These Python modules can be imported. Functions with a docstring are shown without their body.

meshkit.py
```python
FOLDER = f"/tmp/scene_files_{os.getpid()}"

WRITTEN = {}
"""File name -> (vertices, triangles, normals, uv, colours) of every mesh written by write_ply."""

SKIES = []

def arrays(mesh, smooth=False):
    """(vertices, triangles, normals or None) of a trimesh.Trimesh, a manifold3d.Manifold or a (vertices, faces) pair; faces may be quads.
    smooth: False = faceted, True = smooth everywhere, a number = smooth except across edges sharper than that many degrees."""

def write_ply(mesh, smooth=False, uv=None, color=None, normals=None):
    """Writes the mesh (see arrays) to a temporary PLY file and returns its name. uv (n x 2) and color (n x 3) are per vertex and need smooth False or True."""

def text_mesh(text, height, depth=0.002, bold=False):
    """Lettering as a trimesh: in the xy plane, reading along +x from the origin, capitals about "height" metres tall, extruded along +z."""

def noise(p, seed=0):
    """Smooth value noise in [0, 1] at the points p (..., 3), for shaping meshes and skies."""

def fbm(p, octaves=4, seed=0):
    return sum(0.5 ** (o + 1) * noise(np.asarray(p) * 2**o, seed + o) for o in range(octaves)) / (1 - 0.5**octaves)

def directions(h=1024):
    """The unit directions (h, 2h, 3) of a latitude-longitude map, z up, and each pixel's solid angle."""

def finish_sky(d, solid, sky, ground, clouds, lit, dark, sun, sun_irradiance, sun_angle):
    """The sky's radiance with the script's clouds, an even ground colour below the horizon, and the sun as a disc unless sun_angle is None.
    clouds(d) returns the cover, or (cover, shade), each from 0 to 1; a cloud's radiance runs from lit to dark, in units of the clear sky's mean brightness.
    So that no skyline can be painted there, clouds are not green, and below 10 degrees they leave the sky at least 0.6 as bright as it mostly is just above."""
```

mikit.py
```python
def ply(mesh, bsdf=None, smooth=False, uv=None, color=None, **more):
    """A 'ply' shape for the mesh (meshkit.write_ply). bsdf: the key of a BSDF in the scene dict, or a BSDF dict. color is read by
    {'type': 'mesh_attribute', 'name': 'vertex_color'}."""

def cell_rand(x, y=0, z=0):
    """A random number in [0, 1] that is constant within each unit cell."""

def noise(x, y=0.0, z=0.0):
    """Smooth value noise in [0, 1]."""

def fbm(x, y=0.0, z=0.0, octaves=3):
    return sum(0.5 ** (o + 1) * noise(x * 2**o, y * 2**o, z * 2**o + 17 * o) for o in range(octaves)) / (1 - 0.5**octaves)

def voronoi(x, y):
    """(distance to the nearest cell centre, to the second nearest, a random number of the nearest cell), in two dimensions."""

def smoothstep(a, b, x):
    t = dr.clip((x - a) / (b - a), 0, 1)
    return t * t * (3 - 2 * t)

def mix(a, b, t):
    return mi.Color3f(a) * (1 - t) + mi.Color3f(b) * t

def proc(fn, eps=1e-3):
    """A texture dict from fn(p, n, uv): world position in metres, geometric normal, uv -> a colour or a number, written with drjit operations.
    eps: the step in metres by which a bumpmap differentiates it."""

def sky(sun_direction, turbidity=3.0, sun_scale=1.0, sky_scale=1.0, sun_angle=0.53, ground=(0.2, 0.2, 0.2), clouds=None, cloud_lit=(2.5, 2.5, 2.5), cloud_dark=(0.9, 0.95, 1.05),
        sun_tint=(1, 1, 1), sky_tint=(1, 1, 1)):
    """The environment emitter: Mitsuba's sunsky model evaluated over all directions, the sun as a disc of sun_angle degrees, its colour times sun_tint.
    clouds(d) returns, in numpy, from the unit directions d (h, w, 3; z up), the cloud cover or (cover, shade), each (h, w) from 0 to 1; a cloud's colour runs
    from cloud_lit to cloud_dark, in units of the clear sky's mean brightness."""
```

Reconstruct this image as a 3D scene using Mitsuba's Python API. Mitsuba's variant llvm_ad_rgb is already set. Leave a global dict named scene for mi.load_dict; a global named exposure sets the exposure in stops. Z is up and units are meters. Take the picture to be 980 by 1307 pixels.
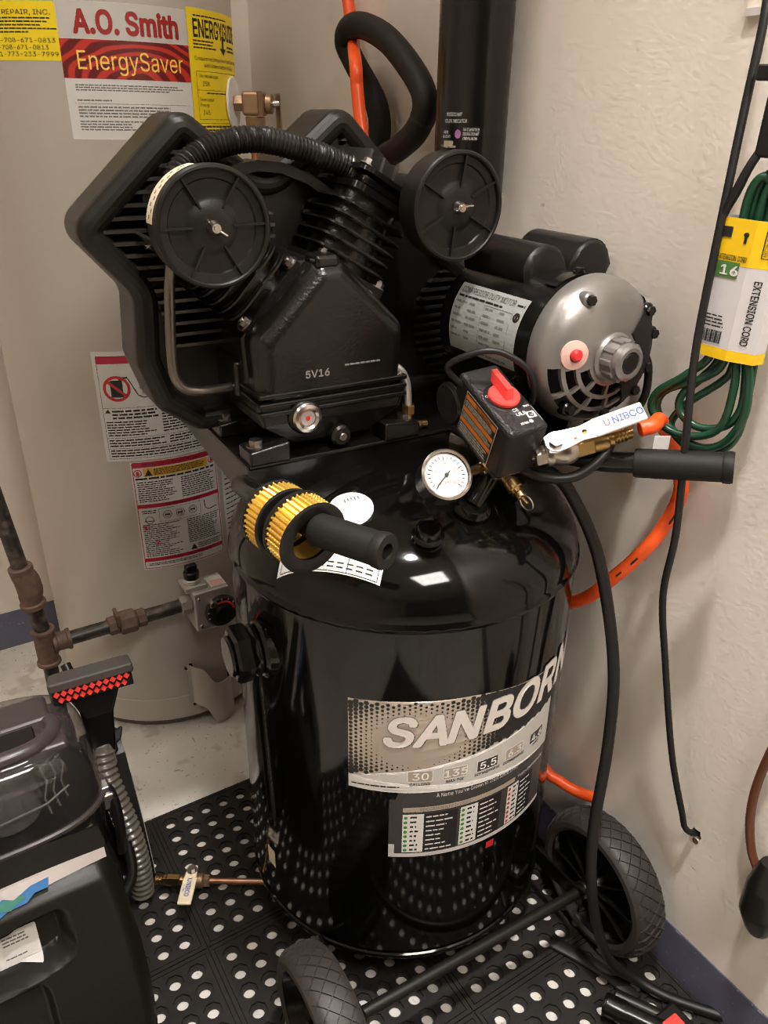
import math, random
import numpy as np, trimesh, mitsuba as mi, mikit, meshkit
import drjit as dr
from shapely.geometry import Polygon, Point, box as sbox, LineString
from shapely.ops import unary_union
from shapely import affinity
T = mi.ScalarTransform4f
scene, labels = {}, {}
rng = random.Random(7)

# ------------------------------------------------------------------ camera, lights, exposure
CAM = np.array([-0.23284, -1.11041, 1.21110])
FWD = np.array([0.478654, 0.755848, -0.446749])
UP = np.array([0.226366, 0.385385, 0.894559])
scene['camera'] = {'type': 'perspective', 'fov': 52.298, 'fov_axis': 'x', 'near_clip': 0.02, 'far_clip': 50.0,
                   'to_world': T().look_at(origin=CAM.tolist(), target=(CAM + FWD).tolist(), up=UP.tolist())}
exposure = 0.0
CAN_POS, CAN_R, CAN_DEPTH, CAN_RAD = (0.12, -0.80), 0.075, 0.20, (1150.0, 1110.0, 1080.0)     # recessed downlight over the mat
LAMP_POS, LAMP_SIZE, LAMP_RAD = (0.02, -1.75, 2.40), (0.30, 0.30), (34.0, 32.2, 29.8)            # ceiling light behind the camera
LAMP3_POS, LAMP3_SIZE, LAMP3_RAD = (-0.12, -0.05, 2.40), (0.12, 0.12), (30.0, 28.2, 26.0)          # ceiling light above the pump
LAMP2_POS, LAMP2_SIZE, LAMP2_RAD = (-1.15, -0.45, 2.40), (0.17, 0.17), (12.0, 11.4, 10.6)          # ceiling light on the left

# ------------------------------------------------------------------ materials
def lin(r, g, b):
    return [((c / 255 + 0.055) / 1.055) ** 2.4 if c / 255 > 0.04045 else c / 255 / 12.92 for c in (r, g, b)]

def rgb(c): return {'type': 'rgb', 'value': [float(x) for x in c]}

def mat(name, col, rough=0.5, metal=0.0, spec=0.5, coat=0.0, bump=None, bump_scale=1.0, sheen=0.0):
    d = {'type': 'principled', 'base_color': col if isinstance(col, dict) else rgb(col), 'roughness': rough, 'metallic': metal, 'specular': spec}
    if coat: d['clearcoat'] = coat; d['clearcoat_gloss'] = 0.95
    if bump is not None: d = {'type': 'bumpmap', 'arbitrary': bump, 'scale': bump_scale, 'bsdf': d}
    scene['mat_' + name] = {'type': 'twosided', 'bsdf': d}

N = mikit
def wall_col(p, n, uv):
    v = N.fbm(p.x * 1.7 + 3, p.y * 1.7, p.z * 1.7, 3)
    c = N.mix([0.665, 0.60, 0.525], [0.72, 0.655, 0.575], v)
    s = N.noise(p.x * 28 + 5, p.y * 22, p.z * 38) * N.noise(p.x * 90, p.y * 70, p.z * 110 + 9)
    return N.mix(c, [0.36, 0.31, 0.27], N.smoothstep(0.74, 0.80, s) * 0.55)
def wall_bump(p, n, uv):
    return N.fbm(p.x * 240, p.y * 240, p.z * 240, 2) * 0.0004
def floor_col(p, n, uv):
    v = N.fbm(p.x * 9, p.y * 9, 1.3, 4)
    c = N.mix([0.50, 0.47, 0.42], [0.70, 0.66, 0.60], v)
    k = N.noise(p.x * 160, p.y * 160, 2.0)
    c = N.mix(c, [0.22, 0.20, 0.18], N.smoothstep(0.90, 0.96, k) * 0.7)
    g = N.smoothstep(0.62, 0.8, N.fbm(p.x * 26 + 8, p.y * 26, 4.0, 3))
    return N.mix(c, [0.38, 0.34, 0.30], g * 0.6)
def base_col(p, n, uv):
    k = N.smoothstep(0.86, 0.93, N.noise(p.x * 210, p.y * 210, p.z * 210))
    return N.mix([0.095, 0.097, 0.14], [0.38, 0.37, 0.37], k * 0.6)
def rubber_col(p, n, uv):
    v = N.fbm(p.x * 34, p.y * 34, p.z * 34, 3)
    return N.mix([0.007, 0.0062, 0.0056], [0.019, 0.0165, 0.0145], v)
def heater_col(p, n, uv):
    v = N.fbm(p.x * 5, p.y * 5, p.z * 3, 3)
    return N.mix([0.41, 0.368, 0.322], [0.44, 0.396, 0.348], v)
def cast_bump(p, n, uv):
    return N.fbm(p.x * 420, p.y * 420, p.z * 420, 2) * 0.00028
def iron_col(p, n, uv):
    v = N.fbm(p.x * 60, p.y * 60, p.z * 60, 3)
    return N.mix([0.030, 0.026, 0.021], [0.10, 0.075, 0.055], N.smoothstep(0.4, 0.75, v))
def rust_col(p, n, uv):
    v = N.fbm(p.x * 80, p.y * 80, p.z * 80, 3)
    return N.mix([0.062, 0.034, 0.024], [0.15, 0.088, 0.062], v)
def copper_col(p, n, uv):
    v = N.fbm(p.x * 90, p.y * 90, p.z * 90, 3)
    return N.mix([0.42, 0.20, 0.11], [0.62, 0.36, 0.23], v)
def speck_bump(p, n, uv):
    return N.noise(p.x * 700, p.y * 700, p.z * 700) * 0.0011
def halo_col(p, n, uv):
    # printed metallic sheet: brushed grey bronze
    v = N.fbm(p.x * 6, p.y * 6, p.z * 6, 2)
    return N.mix([0.40, 0.335, 0.27], [0.50, 0.42, 0.35], v)
def swirl_col(p, n, uv):
    # printed red rings on the brand sheet
    r = dr.sqrt(dr.square((uv.x - 0.55) * 1.6) + dr.square((uv.y + 0.15) * 0.85))
    w = N.noise(uv.x * 5, uv.y * 3, 0.5) * 0.22
    k = N.smoothstep(-0.25, 0.45, dr.sin((r + w) * 34.0))
    return N.mix([0.13, 0.008, 0.008], [0.50, 0.035, 0.022], k)

mat('wall', N.proc(wall_col), 0.55, bump=N.proc(wall_bump, 5e-4))
mat('ceiling', [0.75, 0.72, 0.68], 0.8)
mat('wall_dim', [0.10, 0.09, 0.082], 0.7)
mat('floor', N.proc(floor_col), 0.32)
mat('baseboard', N.proc(base_col), 0.38)
mat('rubber', N.proc(rubber_col), 0.55, spec=0.25)
mat('heater', N.proc(heater_col), 0.34)
mat('heater_dark', [0.10, 0.085, 0.07], 0.5)
mat('gloss_black', [0.0022, 0.0022, 0.0020], 0.07, spec=0.36)
mat('slat', [0.020, 0.0185, 0.016], 0.28, spec=0.9)
mat('satin_black', [0.0040, 0.0038, 0.0034], 0.20, spec=0.45)
mat('cast_black', [0.0046, 0.0042, 0.0035], 0.25, bump=N.proc(cast_bump, 4e-4), spec=0.5)
mat('plastic_black', [0.0082, 0.0077, 0.0060], 0.38, spec=0.3)
mat('plastic_dark', [0.0065, 0.006, 0.0055], 0.34, spec=0.4)
mat('plastic_speck', [0.011, 0.010, 0.0095], 0.32, bump=N.proc(speck_bump, 4e-4))
mat('tyre', [0.030, 0.0255, 0.0225], 0.50, spec=0.4)
mat('foam', [0.0085, 0.008, 0.0065], 0.60, spec=0.3)
mat('cable', [0.0075, 0.007, 0.0065], 0.45, spec=0.4)
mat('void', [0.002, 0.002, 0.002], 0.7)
mat('silver', [0.25, 0.232, 0.218], 0.36, metal=0.65)
mat('plate_grey', [0.30, 0.305, 0.29], 0.4)
mat('zinc', [0.52, 0.49, 0.455], 0.36, metal=0.6)
mat('steel', [0.62, 0.58, 0.53], 0.24, metal=1.0)
mat('bolt', [0.34, 0.31, 0.28], 0.32, metal=1.0)
mat('nickel', [0.50, 0.45, 0.39], 0.25, metal=1.0)
mat('alu_tube', [0.20, 0.17, 0.145], 0.30, metal=0.9)
mat('alu_bright', [0.66, 0.61, 0.55], 0.3, metal=0.8)
mat('brass', [0.50, 0.33, 0.14], 0.26, metal=1.0)
mat('bronze', [0.36, 0.235, 0.145], 0.42, metal=0.85)
mat('copper', N.proc(copper_col), 0.28, metal=0.9)
mat('iron', N.proc(iron_col), 0.40, metal=0.3)
mat('rust', N.proc(rust_col), 0.6)
mat('grey_cast', [0.32, 0.29, 0.25], 0.42, metal=0.5)
mat('white', [0.74, 0.72, 0.69], 0.5)
mat('white_gloss', [0.80, 0.79, 0.78], 0.25)
mat('cream', [0.66, 0.57, 0.40], 0.35)
mat('label_white', [0.62, 0.60, 0.575], 0.35)
mat('label_grey', [0.52, 0.49, 0.46], 0.35)
mat('label_yellow', [0.83, 0.62, 0.012], 0.4)
mat('label_red', [0.48, 0.020, 0.022], 0.4)
mat('brand_red', [0.30, 0.018, 0.014], 0.4)
mat('brand_yellow', [0.85, 0.55, 0.10], 0.4)
mat('crimson', [0.42, 0.015, 0.040], 0.4)
mat('amber', [0.62, 0.33, 0.03], 0.4)
mat('orange_print', [0.70, 0.19, 0.02], 0.4)
mat('ink', [0.012, 0.011, 0.010], 0.5)
mat('ink_soft', [0.15, 0.14, 0.135], 0.5)
mat('ink_blue', [0.02, 0.05, 0.30], 0.4)
mat('print_white', [0.62, 0.60, 0.57], 0.45)
mat('print_grey', [0.20, 0.18, 0.165], 0.35)
mat('print_mid', [0.045, 0.042, 0.038], 0.32)
mat('print_dark', [0.016, 0.014, 0.013], 0.30)
mat('bronze_print', N.proc(halo_col), 0.28, metal=0.25)
mat('swirl', N.proc(swirl_col), 0.35)
mat('sanborn_letters', [0.66, 0.61, 0.56], 0.3)
mat('green_dot', [0.05, 0.22, 0.04], 0.4)
mat('red_dot', [0.45, 0.03, 0.03], 0.4)
mat('knob_red', [0.80, 0.060, 0.050], 0.35)
mat('button_red', [0.62, 0.020, 0.028], 0.3)
mat('pink_print', [0.62, 0.38, 0.32], 0.4)
mat('orange_hose', [0.80, 0.090, 0.012], 0.40)
mat('green_cord', [0.008, 0.048, 0.022], 0.30)
mat('sleeve_yellow', [0.80, 0.50, 0.010], 0.35)
mat('sleeve_grey', [0.56, 0.53, 0.53], 0.35)
mat('sleeve_green', [0.07, 0.17, 0.045], 0.4)
mat('brown_cord', [0.10, 0.034, 0.015], 0.4)
mat('gold', [0.78, 0.50, 0.10], 0.30, metal=0.75)
mat('hose_grey', [0.10, 0.088, 0.073], 0.20, spec=0.7)
mat('trim_grey', [0.26, 0.245, 0.235], 0.3)
mat('tape_blue', [0.05, 0.18, 0.42], 0.6)
mat('tape_green', [0.06, 0.22, 0.18], 0.6)
mat('lip_grey', [0.44, 0.39, 0.36], 0.45)
mat('tint', [0.052, 0.042, 0.042], 0.28)
mat('pile_grey', [0.060, 0.054, 0.050], 0.55)
mat('filter_grey', [0.16, 0.152, 0.147], 0.25, spec=0.8)
mat('bristle', [0.72, 0.045, 0.035], 0.45)
mat('purple', [0.30, 0.12, 0.26], 0.5)
mat('lens_red', [0.36, 0.30, 0.27], 0.2)
mat('door_wood', [0.05, 0.03, 0.02], 0.5)
scene['mat_clear'] = {'type': 'blendbsdf', 'weight': 0.07, 'a': {'type': 'thindielectric', 'int_ior': 1.55, 'specular_transmittance': rgb([0.80, 0.78, 0.77])},
                      'b': {'type': 'twosided', 'bsdf': {'type': 'roughplastic', 'alpha': 0.12, 'diffuse_reflectance': rgb([0.25, 0.24, 0.24])}}}
scene['mat_glass'] = {'type': 'thindielectric', 'int_ior': 1.5}
scene['mat_lamp'] = {'type': 'diffuse', 'reflectance': rgb([0.8, 0.8, 0.8])}

# ------------------------------------------------------------------ mesh helpers
def J(*ms):
    ms = [m for m in (ms[0] if len(ms) == 1 and isinstance(ms[0], (list, tuple)) else ms)]
    return trimesh.util.concatenate(ms)

def frame(o, z=(0, 0, 1), x=None):
    z = np.asarray(z, float); z /= np.linalg.norm(z)
    if x is None: x = (1, 0, 0) if abs(z[0]) < 0.9 else (0, 1, 0)
    x = np.asarray(x, float); x = x - z * (x @ z); x /= np.linalg.norm(x)
    M = np.eye(4); M[:3, 0], M[:3, 1], M[:3, 2], M[:3, 3] = x, np.cross(z, x), z, o
    return M

def at(m, M):
    m = m.copy(); m.apply_transform(M); return m

def mv(m, *o):
    m = m.copy(); m.apply_translation(o if len(o) == 3 else o[0]); return m

def bx(x0, x1, y0, y1, z0, z1):
    return mv(trimesh.creation.box((x1 - x0, y1 - y0, z1 - z0)), (x0 + x1) / 2, (y0 + y1) / 2, (z0 + z1) / 2)

def cyl(p0, p1, r, n=32):
    p0, p1 = np.asarray(p0, float), np.asarray(p1, float); h = np.linalg.norm(p1 - p0)
    c = trimesh.creation.cylinder(r, h, sections=n)
    return at(mv(c, 0, 0, h / 2), frame(p0, p1 - p0))

def ccyl(p0, p1, r, b=0.0015, n=32):
    """a cylinder with chamfered ends"""
    p0, p1 = np.asarray(p0, float), np.asarray(p1, float); h = np.linalg.norm(p1 - p0)
    return at(lathe([(0, 0), (r - b, 0), (r, b), (r, h - b), (r - b, h), (0, h)], n), frame(p0, p1 - p0))

def lathe(prof, n=48, a0=0.0, a1=2 * math.pi):
    prof = np.asarray(prof, float); full = abs(a1 - a0 - 2 * math.pi) < 1e-6
    k = n if full else n + 1
    a = a0 + (a1 - a0) * np.arange(k) / n
    v = np.stack([np.outer(np.cos(a), prof[:, 0]), np.outer(np.sin(a), prof[:, 0]), np.outer(np.ones(k), prof[:, 1])], -1).reshape(-1, 3)
    m, f = len(prof), []
    for i in range(n):
        j = (i + 1) % k
        for q in range(m - 1):
            A, B, Cc, D = i * m + q, j * m + q, j * m + q + 1, i * m + q + 1
            f += [[A, B, Cc], [A, Cc, D]]
    t = trimesh.Trimesh(v, f, process=False); t.merge_vertices(); t.update_faces(t.nondegenerate_faces())
    if full and t.is_watertight and t.volume < 0: t.invert()
    return t

def smooth_path(pts, steps=8, closed=False):
    P = np.asarray(pts, float); n = len(P); out = []
    idx = range(n if closed else n - 1)
    for i in idx:
        p0, p1, p2, p3 = (P[(i + k) % n] if closed else P[min(max(i + k, 0), n - 1)] for k in (-1, 0, 1, 2))
        for s in range(steps):
            t = s / steps
            out.append(0.5 * (2 * p1 + (p2 - p0) * t + (2 * p0 - 5 * p1 + 4 * p2 - p3) * t * t + (3 * p1 - p0 - 3 * p2 + p3) * t ** 3))
    if not closed: out.append(P[-1])
    return np.array(out)

def tube(pts, r, n=14, steps=8, closed=False, prof=None, smooth=True):
    P = smooth_path(pts, steps, closed) if smooth else np.asarray(pts, float)
    k = len(P); R = np.full(k, r) if np.isscalar(r) else np.interp(np.linspace(0, 1, k), np.linspace(0, 1, len(r)), r)
    if prof is not None: R = R * prof(np.r_[0, np.cumsum(np.linalg.norm(np.diff(P, axis=0), axis=1))])
    tan = np.roll(P, -1, 0) - np.roll(P, 1, 0) if closed else np.gradient(P, axis=0)
    tan /= np.linalg.norm(tan, axis=1, keepdims=True) + 1e-12
    u = np.cross(tan[0], [0, 0, 1.0] if abs(tan[0][2]) < 0.9 else [1.0, 0, 0]); u /= np.linalg.norm(u)
    a = np.arange(n) * 2 * np.pi / n; V = []
    for i in range(k):
        u = u - tan[i] * (u @ tan[i]); u /= np.linalg.norm(u); w = np.cross(tan[i], u)
        V.append(P[i] + R[i] * (np.outer(np.cos(a), u) + np.outer(np.sin(a), w)))
    V = np.vstack(V); F = []
    for i in range(k if closed else k - 1):
        b, c = i * n, ((i + 1) % k) * n
        for q in range(n):
            F += [[b + q, b + (q + 1) % n, c + (q + 1) % n], [b + q, c + (q + 1) % n, c + q]]
    if not closed:
        V = np.vstack([V, P[0], P[-1]]); e0, e1 = len(V) - 2, len(V) - 1
        F += [[e0, (q + 1) % n, q] for q in range(n)] + [[e1, (k - 1) * n + q, (k - 1) * n + (q + 1) % n] for q in range(n)]
    return trimesh.Trimesh(V, F, process=False)

BALL = trimesh.creation.icosphere(subdivisions=2).vertices
BALL3 = trimesh.creation.icosphere(subdivisions=4).vertices
def hull(pts, r=0.0, ball=None):
    pts = np.asarray(pts, float)
    if r: pts = (pts[:, None, :] + (BALL if ball is None else ball)[None] * r).reshape(-1, 3)
    return trimesh.PointCloud(pts).convex_hull

def rbox(x0, x1, y0, y1, z0, z1, r):
    return hull([[x, y, z] for x in (x0 + r, x1 - r) for y in (y0 + r, y1 - r) for z in (z0 + r, z1 - r)], r)

def ext(poly, h):
    return J([trimesh.creation.extrude_polygon(g, h, engine='earcut') for g in getattr(poly, 'geoms', [poly]) if g.area > 1e-12])

def XZ(y):  # polygon in (x, z), extruded towards +y from y
    M = np.eye(4); M[:3, 0], M[:3, 1], M[:3, 2], M[:3, 3] = (1, 0, 0), (0, 0, 1), (0, -1, 0), (0, y, 0)
    return M
def ext_xz(poly, y0, y1):
    return at(ext(poly, y1 - y0), XZ(y1))

def hexbolt(o, z, r=0.006, h=0.005, washer=True, stud=0.0):
    ms = [mv(trimesh.creation.cylinder(r, h, sections=6), 0, 0, h / 2 + (0.0015 if washer else 0))]
    if washer: ms.append(mv(trimesh.creation.cylinder(r * 1.45, 0.0015, sections=20), 0, 0, 0.00075))
    if stud: ms.append(mv(trimesh.creation.cylinder(r * 0.5, stud, sections=12), 0, 0, h + stud / 2))
    return at(J(ms), frame(o, z))

ROOTM = [np.eye(4)]
def put(key, mesh, m, smooth=32, uv=None):
    base, k = key, 1
    while key in scene: key = f'{base}_{k:03d}'; k += 1
    if uv is not None: smooth = True
    mesh = at(mesh, ROOTM[0])
    scene[key] = mikit.ply(mesh, 'mat_' + m, smooth=smooth, uv=uv)
    return key

def thing(key, label, cat, group=None):
    labels[key] = {'label': label, 'category': cat}
    if group: labels[key]['group'] = group
    return key
def note(key, label): labels[key] = {'label': label}
def struct(key, mesh, m, label, smooth=False):
    put(key, mesh, m, smooth); labels[key] = {'label': label, 'kind': 'structure'}

TXT = {}
def text(s, height, bold=False, wide=1.0, anchor='l', width=None):
    k = (s, bold)
    if k not in TXT: TXT[k] = meshkit.text_mesh(s, 1.0, 0.01, bold)
    m = TXT[k].copy(); v = m.vertices.copy(); v[:, :2] *= height; v[:, 2] *= 0.0
    w = v[:, 0].max() if len(v) else 0
    if width: wide = width / w
    v[:, 0] *= wide; w *= wide
    v[:, 0] -= {'l': 0, 'c': w / 2, 'r': w}[anchor]
    up = m.face_normals[:, 2] > 0.5
    t = trimesh.Trimesh(v, m.faces[up], process=False); t.remove_unreferenced_vertices()
    return t

FINE = {'fine_print', 'rule', 'red_rule', 'bullet', 'list_print', 'tool_picture', 'halftone_dot', 'tick', 'scale', 'print', 'barcode', 'caption', 'bold_print', 'mark'}
class Sheet:
    """flat print laid on a surface: fn(u, v, h) -> points; all of one colour become one mesh"""
    def __init__(self, key, fn, seg=0.01): self.key, self.fn, self.seg, self.d, self.own = key, fn, seg, {}, None
    def add(self, part, m, mesh, h):
        v = np.array(mesh.vertices); p = self.fn(v[:, 0], v[:, 1], np.full(len(v), h) + v[:, 2])
        own = self.own if self.own is not None else (len(self.d) if part and part.split('__')[-1] not in FINE else 0)
        self.d.setdefault((part, m, own), []).append(trimesh.Trimesh(p, mesh.faces, process=False))
    def rect(self, part, m, u0, v0, u1, v1, h=0.0006):
        nu, nv = max(1, int(abs(u1 - u0) / self.seg + 0.999)), max(1, int(abs(v1 - v0) / (self.seg * 4) + 0.999))
        U, V = np.meshgrid(np.linspace(u0, u1, nu + 1), np.linspace(v0, v1, nv + 1), indexing='ij')
        vv = np.stack([U.ravel(), V.ravel(), 0 * U.ravel()], 1); f = []
        for i in range(nu):
            for j in range(nv):
                a, b = i * (nv + 1) + j, (i + 1) * (nv + 1) + j
                f += [[a, b, b + 1], [a, b + 1, a + 1]]
        self.add(part, m, trimesh.Trimesh(vv, f, process=False), h)
    def poly(self, part, m, poly, h=0.0006):
        for g in getattr(poly, 'geoms', [poly]):
            if g.is_empty: continue
            v, f = trimesh.creation.triangulate_polygon(g, engine='earcut')
            t = trimesh.Trimesh(np.c_[v, 0 * v[:, 0]], f, process=False)
            if self.seg < 0.02: t = t.subdivide_to_size(self.seg * 2.5, max_iter=12) if max(np.ptp(v[:, 0]), np.ptp(v[:, 1])) > self.seg * 2.5 else t
            self.add(part, m, t, h)
    def line(self, part, m, u0, v0, u1, v1, w=0.0006, h=0.0009):
        self.rect(part, m, min(u0, u1) - (w / 2 if u0 == u1 else 0), min(v0, v1) - (w / 2 if v0 == v1 else 0), max(u0, u1) + (w / 2 if u0 == u1 else 0), max(v0, v1) + (w / 2 if v0 == v1 else 0), h)
    def box(self, part, m, u0, v0, u1, v1, w=0.0006, h=0.0009):
        for a in ((u0, v0, u1, v0), (u0, v1, u1, v1), (u0, v0, u0, v1), (u1, v0, u1, v1)): self.line(part, m, *a, w, h)
    def text(self, part, m, s, u, v, height, h=0.001, rot=0.0, **k):
        t = text(s, height, **k); 
        if rot: t.apply_transform(trimesh.transformations.rotation_matrix(math.radians(rot), (0, 0, 1)))
        t.apply_translation((u, v, 0)); self.add(part, m, t, h)
    def fine(self, part, m, u0, v0, u1, v1, rows, fill=0.55, ragged=0.25, h=0.0009, word=(2.0, 6.0)):
        """lines of print too small to read: a run of word-long dashes per row"""
        dv = (v1 - v0) / rows; hh = dv * fill
        for r in range(rows):
            y = v1 - (r + 0.75) * dv; x = u0; end = u1 - (u1 - u0) * rng.random() * ragged
            while x < end:
                w = min(hh * rng.uniform(*word), end - x)
                self.rect(part, m, x, y, x + w, y + hh, h); x += w + hh * 0.7
    def done(self, smooth=False):
        keys = []
        for (part, m, own), ms in self.d.items():
            keys.append(put(self.key + ('__' + part if part else ''), J(ms), m, smooth))
            if part in FINE: labels[keys[-1]] = {'kind': 'stuff'}
        return keys

# ------------------------------------------------------------------ room
WX, WY, FLOOR_X0, FLOOR_Y0, CEIL = 0.583, 0.767, -2.3, -4.6, 2.44
struct('floor', bx(FLOOR_X0, WX, FLOOR_Y0, WY, -0.05, 0), 'floor', 'pale speckled vinyl floor under and behind the rubber mat')
# the right-hand wall has the hole that the black wire goes into
HY, HZ = -0.675, 0.298
jag = Polygon([(HY + 0.010 * math.cos(a) * k, HZ + 0.009 * math.sin(a) * k) for a, k in zip(np.linspace(0, 2 * math.pi, 13)[:-1], (1, .8, 1.1, .9, 1.2, .8, 1, .9, 1.15, .85, 1, 1.2))])
wr = ext(sbox(FLOOR_Y0, 0, WY + 0.1, CEIL).difference(jag), 0.1)
M = np.eye(4); M[:3, 0], M[:3, 1], M[:3, 2], M[:3, 3] = (0, 1, 0), (0, 0, 1), (1, 0, 0), (WX, 0, 0)
struct('wall_right', at(wr, M), 'wall', 'cream painted wall on the right with scuffs and a cable hole')
struct('wall_back', bx(FLOOR_X0, WX, WY, WY + 0.1, 0, CEIL), 'wall', 'cream painted wall behind the water heater')
struct('wall_left', bx(FLOOR_X0 - 0.1, FLOOR_X0, FLOOR_Y0, WY, 0, CEIL), 'wall', 'cream painted wall on the left out of view')
struct('wall_front', bx(FLOOR_X0, WX, FLOOR_Y0 - 0.1, FLOOR_Y0, 0, CEIL), 'wall_dim', 'brown-grey wall behind the camera')
struct('ceiling', mv(ext(sbox(FLOOR_X0, FLOOR_Y0, WX, WY).difference(Point(CAN_POS).buffer(CAN_R + 0.006)), 0.02), 0, 0, CEIL), 'ceiling', 'plain ceiling above the room')
struct('door_1', bx(-1.55, -0.15, FLOOR_Y0 + 0.001, FLOOR_Y0 + 0.04, 0, 2.05), 'door_wood', 'dark brown door behind the camera')

def cove(p0, p1, inward):
    """a vinyl cove base: a thin strip with a flared foot"""
    p0, p1, n = np.array([*p0, 0.0]), np.array([*p1, 0.0]), np.array([*inward, 0.0])
    prof = [(0, 0), (0.0024, 0), (0.0026, 0.004), (0.003, 0.012), (0.0035, 0.025), (0.003, 0.098), (0.0018, 0.1016), (0, 0.1016)]
    V = np.array([p + n * d + [0, 0, z] for p in (p0, p1) for d, z in prof]); k = len(prof); F = []
    for i in range(k):
        j = (i + 1) % k; F += [[i, j, k + j], [i, k + j, k + i]]
    return trimesh.Trimesh(V, F, process=False)
struct('baseboard_right', cove((WX, FLOOR_Y0), (WX, WY), (-1, 0)), 'baseboard', 'blue-grey vinyl baseboard along the right wall', 30)
struct('baseboard_back', cove((FLOOR_X0, WY), (WX, WY), (0, -1)), 'baseboard', 'blue-grey vinyl baseboard along the back wall', 30)

def lamp(key, pos, size, rad, label):
    hx, hy = size
    scene[key + '__diffuser'] = {'type': 'rectangle', 'to_world': T().translate(list(pos)).rotate([1, 0, 0], 180).scale([hx, hy, 1]), 'bsdf': {'type': 'ref', 'id': 'mat_lamp'},
                                 'emitter': {'type': 'area', 'radiance': rgb(rad)}}
    fr = ext(sbox(-hx - 0.02, -hy - 0.02, hx + 0.02, hy + 0.02).difference(sbox(-hx, -hy, hx, hy)), CEIL - pos[2] + 0.006)
    put(key + '__frame', mv(fr, pos[0], pos[1], pos[2] - 0.006), 'white')
    put(key + '__frame', bx(pos[0] - hx, pos[0] + hx, pos[1] - hy, pos[1] + hy, pos[2] + 0.004, CEIL), 'white')
    thing(key, label, 'ceiling light')
lamp('ceiling_light', LAMP_POS, LAMP_SIZE, LAMP_RAD, 'square ceiling light behind the camera')
lamp('ceiling_light_002', LAMP3_POS, LAMP3_SIZE, LAMP3_RAD, 'square ceiling light above the pump')
lamp('ceiling_light_001', LAMP2_POS, LAMP2_SIZE, LAMP2_RAD, 'square ceiling light on the left side of the room')
scene['downlight__lens'] = {'type': 'disk', 'to_world': T().translate([CAN_POS[0], CAN_POS[1], CEIL + CAN_DEPTH]).rotate([1, 0, 0], 180).scale(CAN_R - 0.001), 'bsdf': {'type': 'ref', 'id': 'mat_lamp'},
                            'emitter': {'type': 'area', 'radiance': rgb(CAN_RAD)}}
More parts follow.
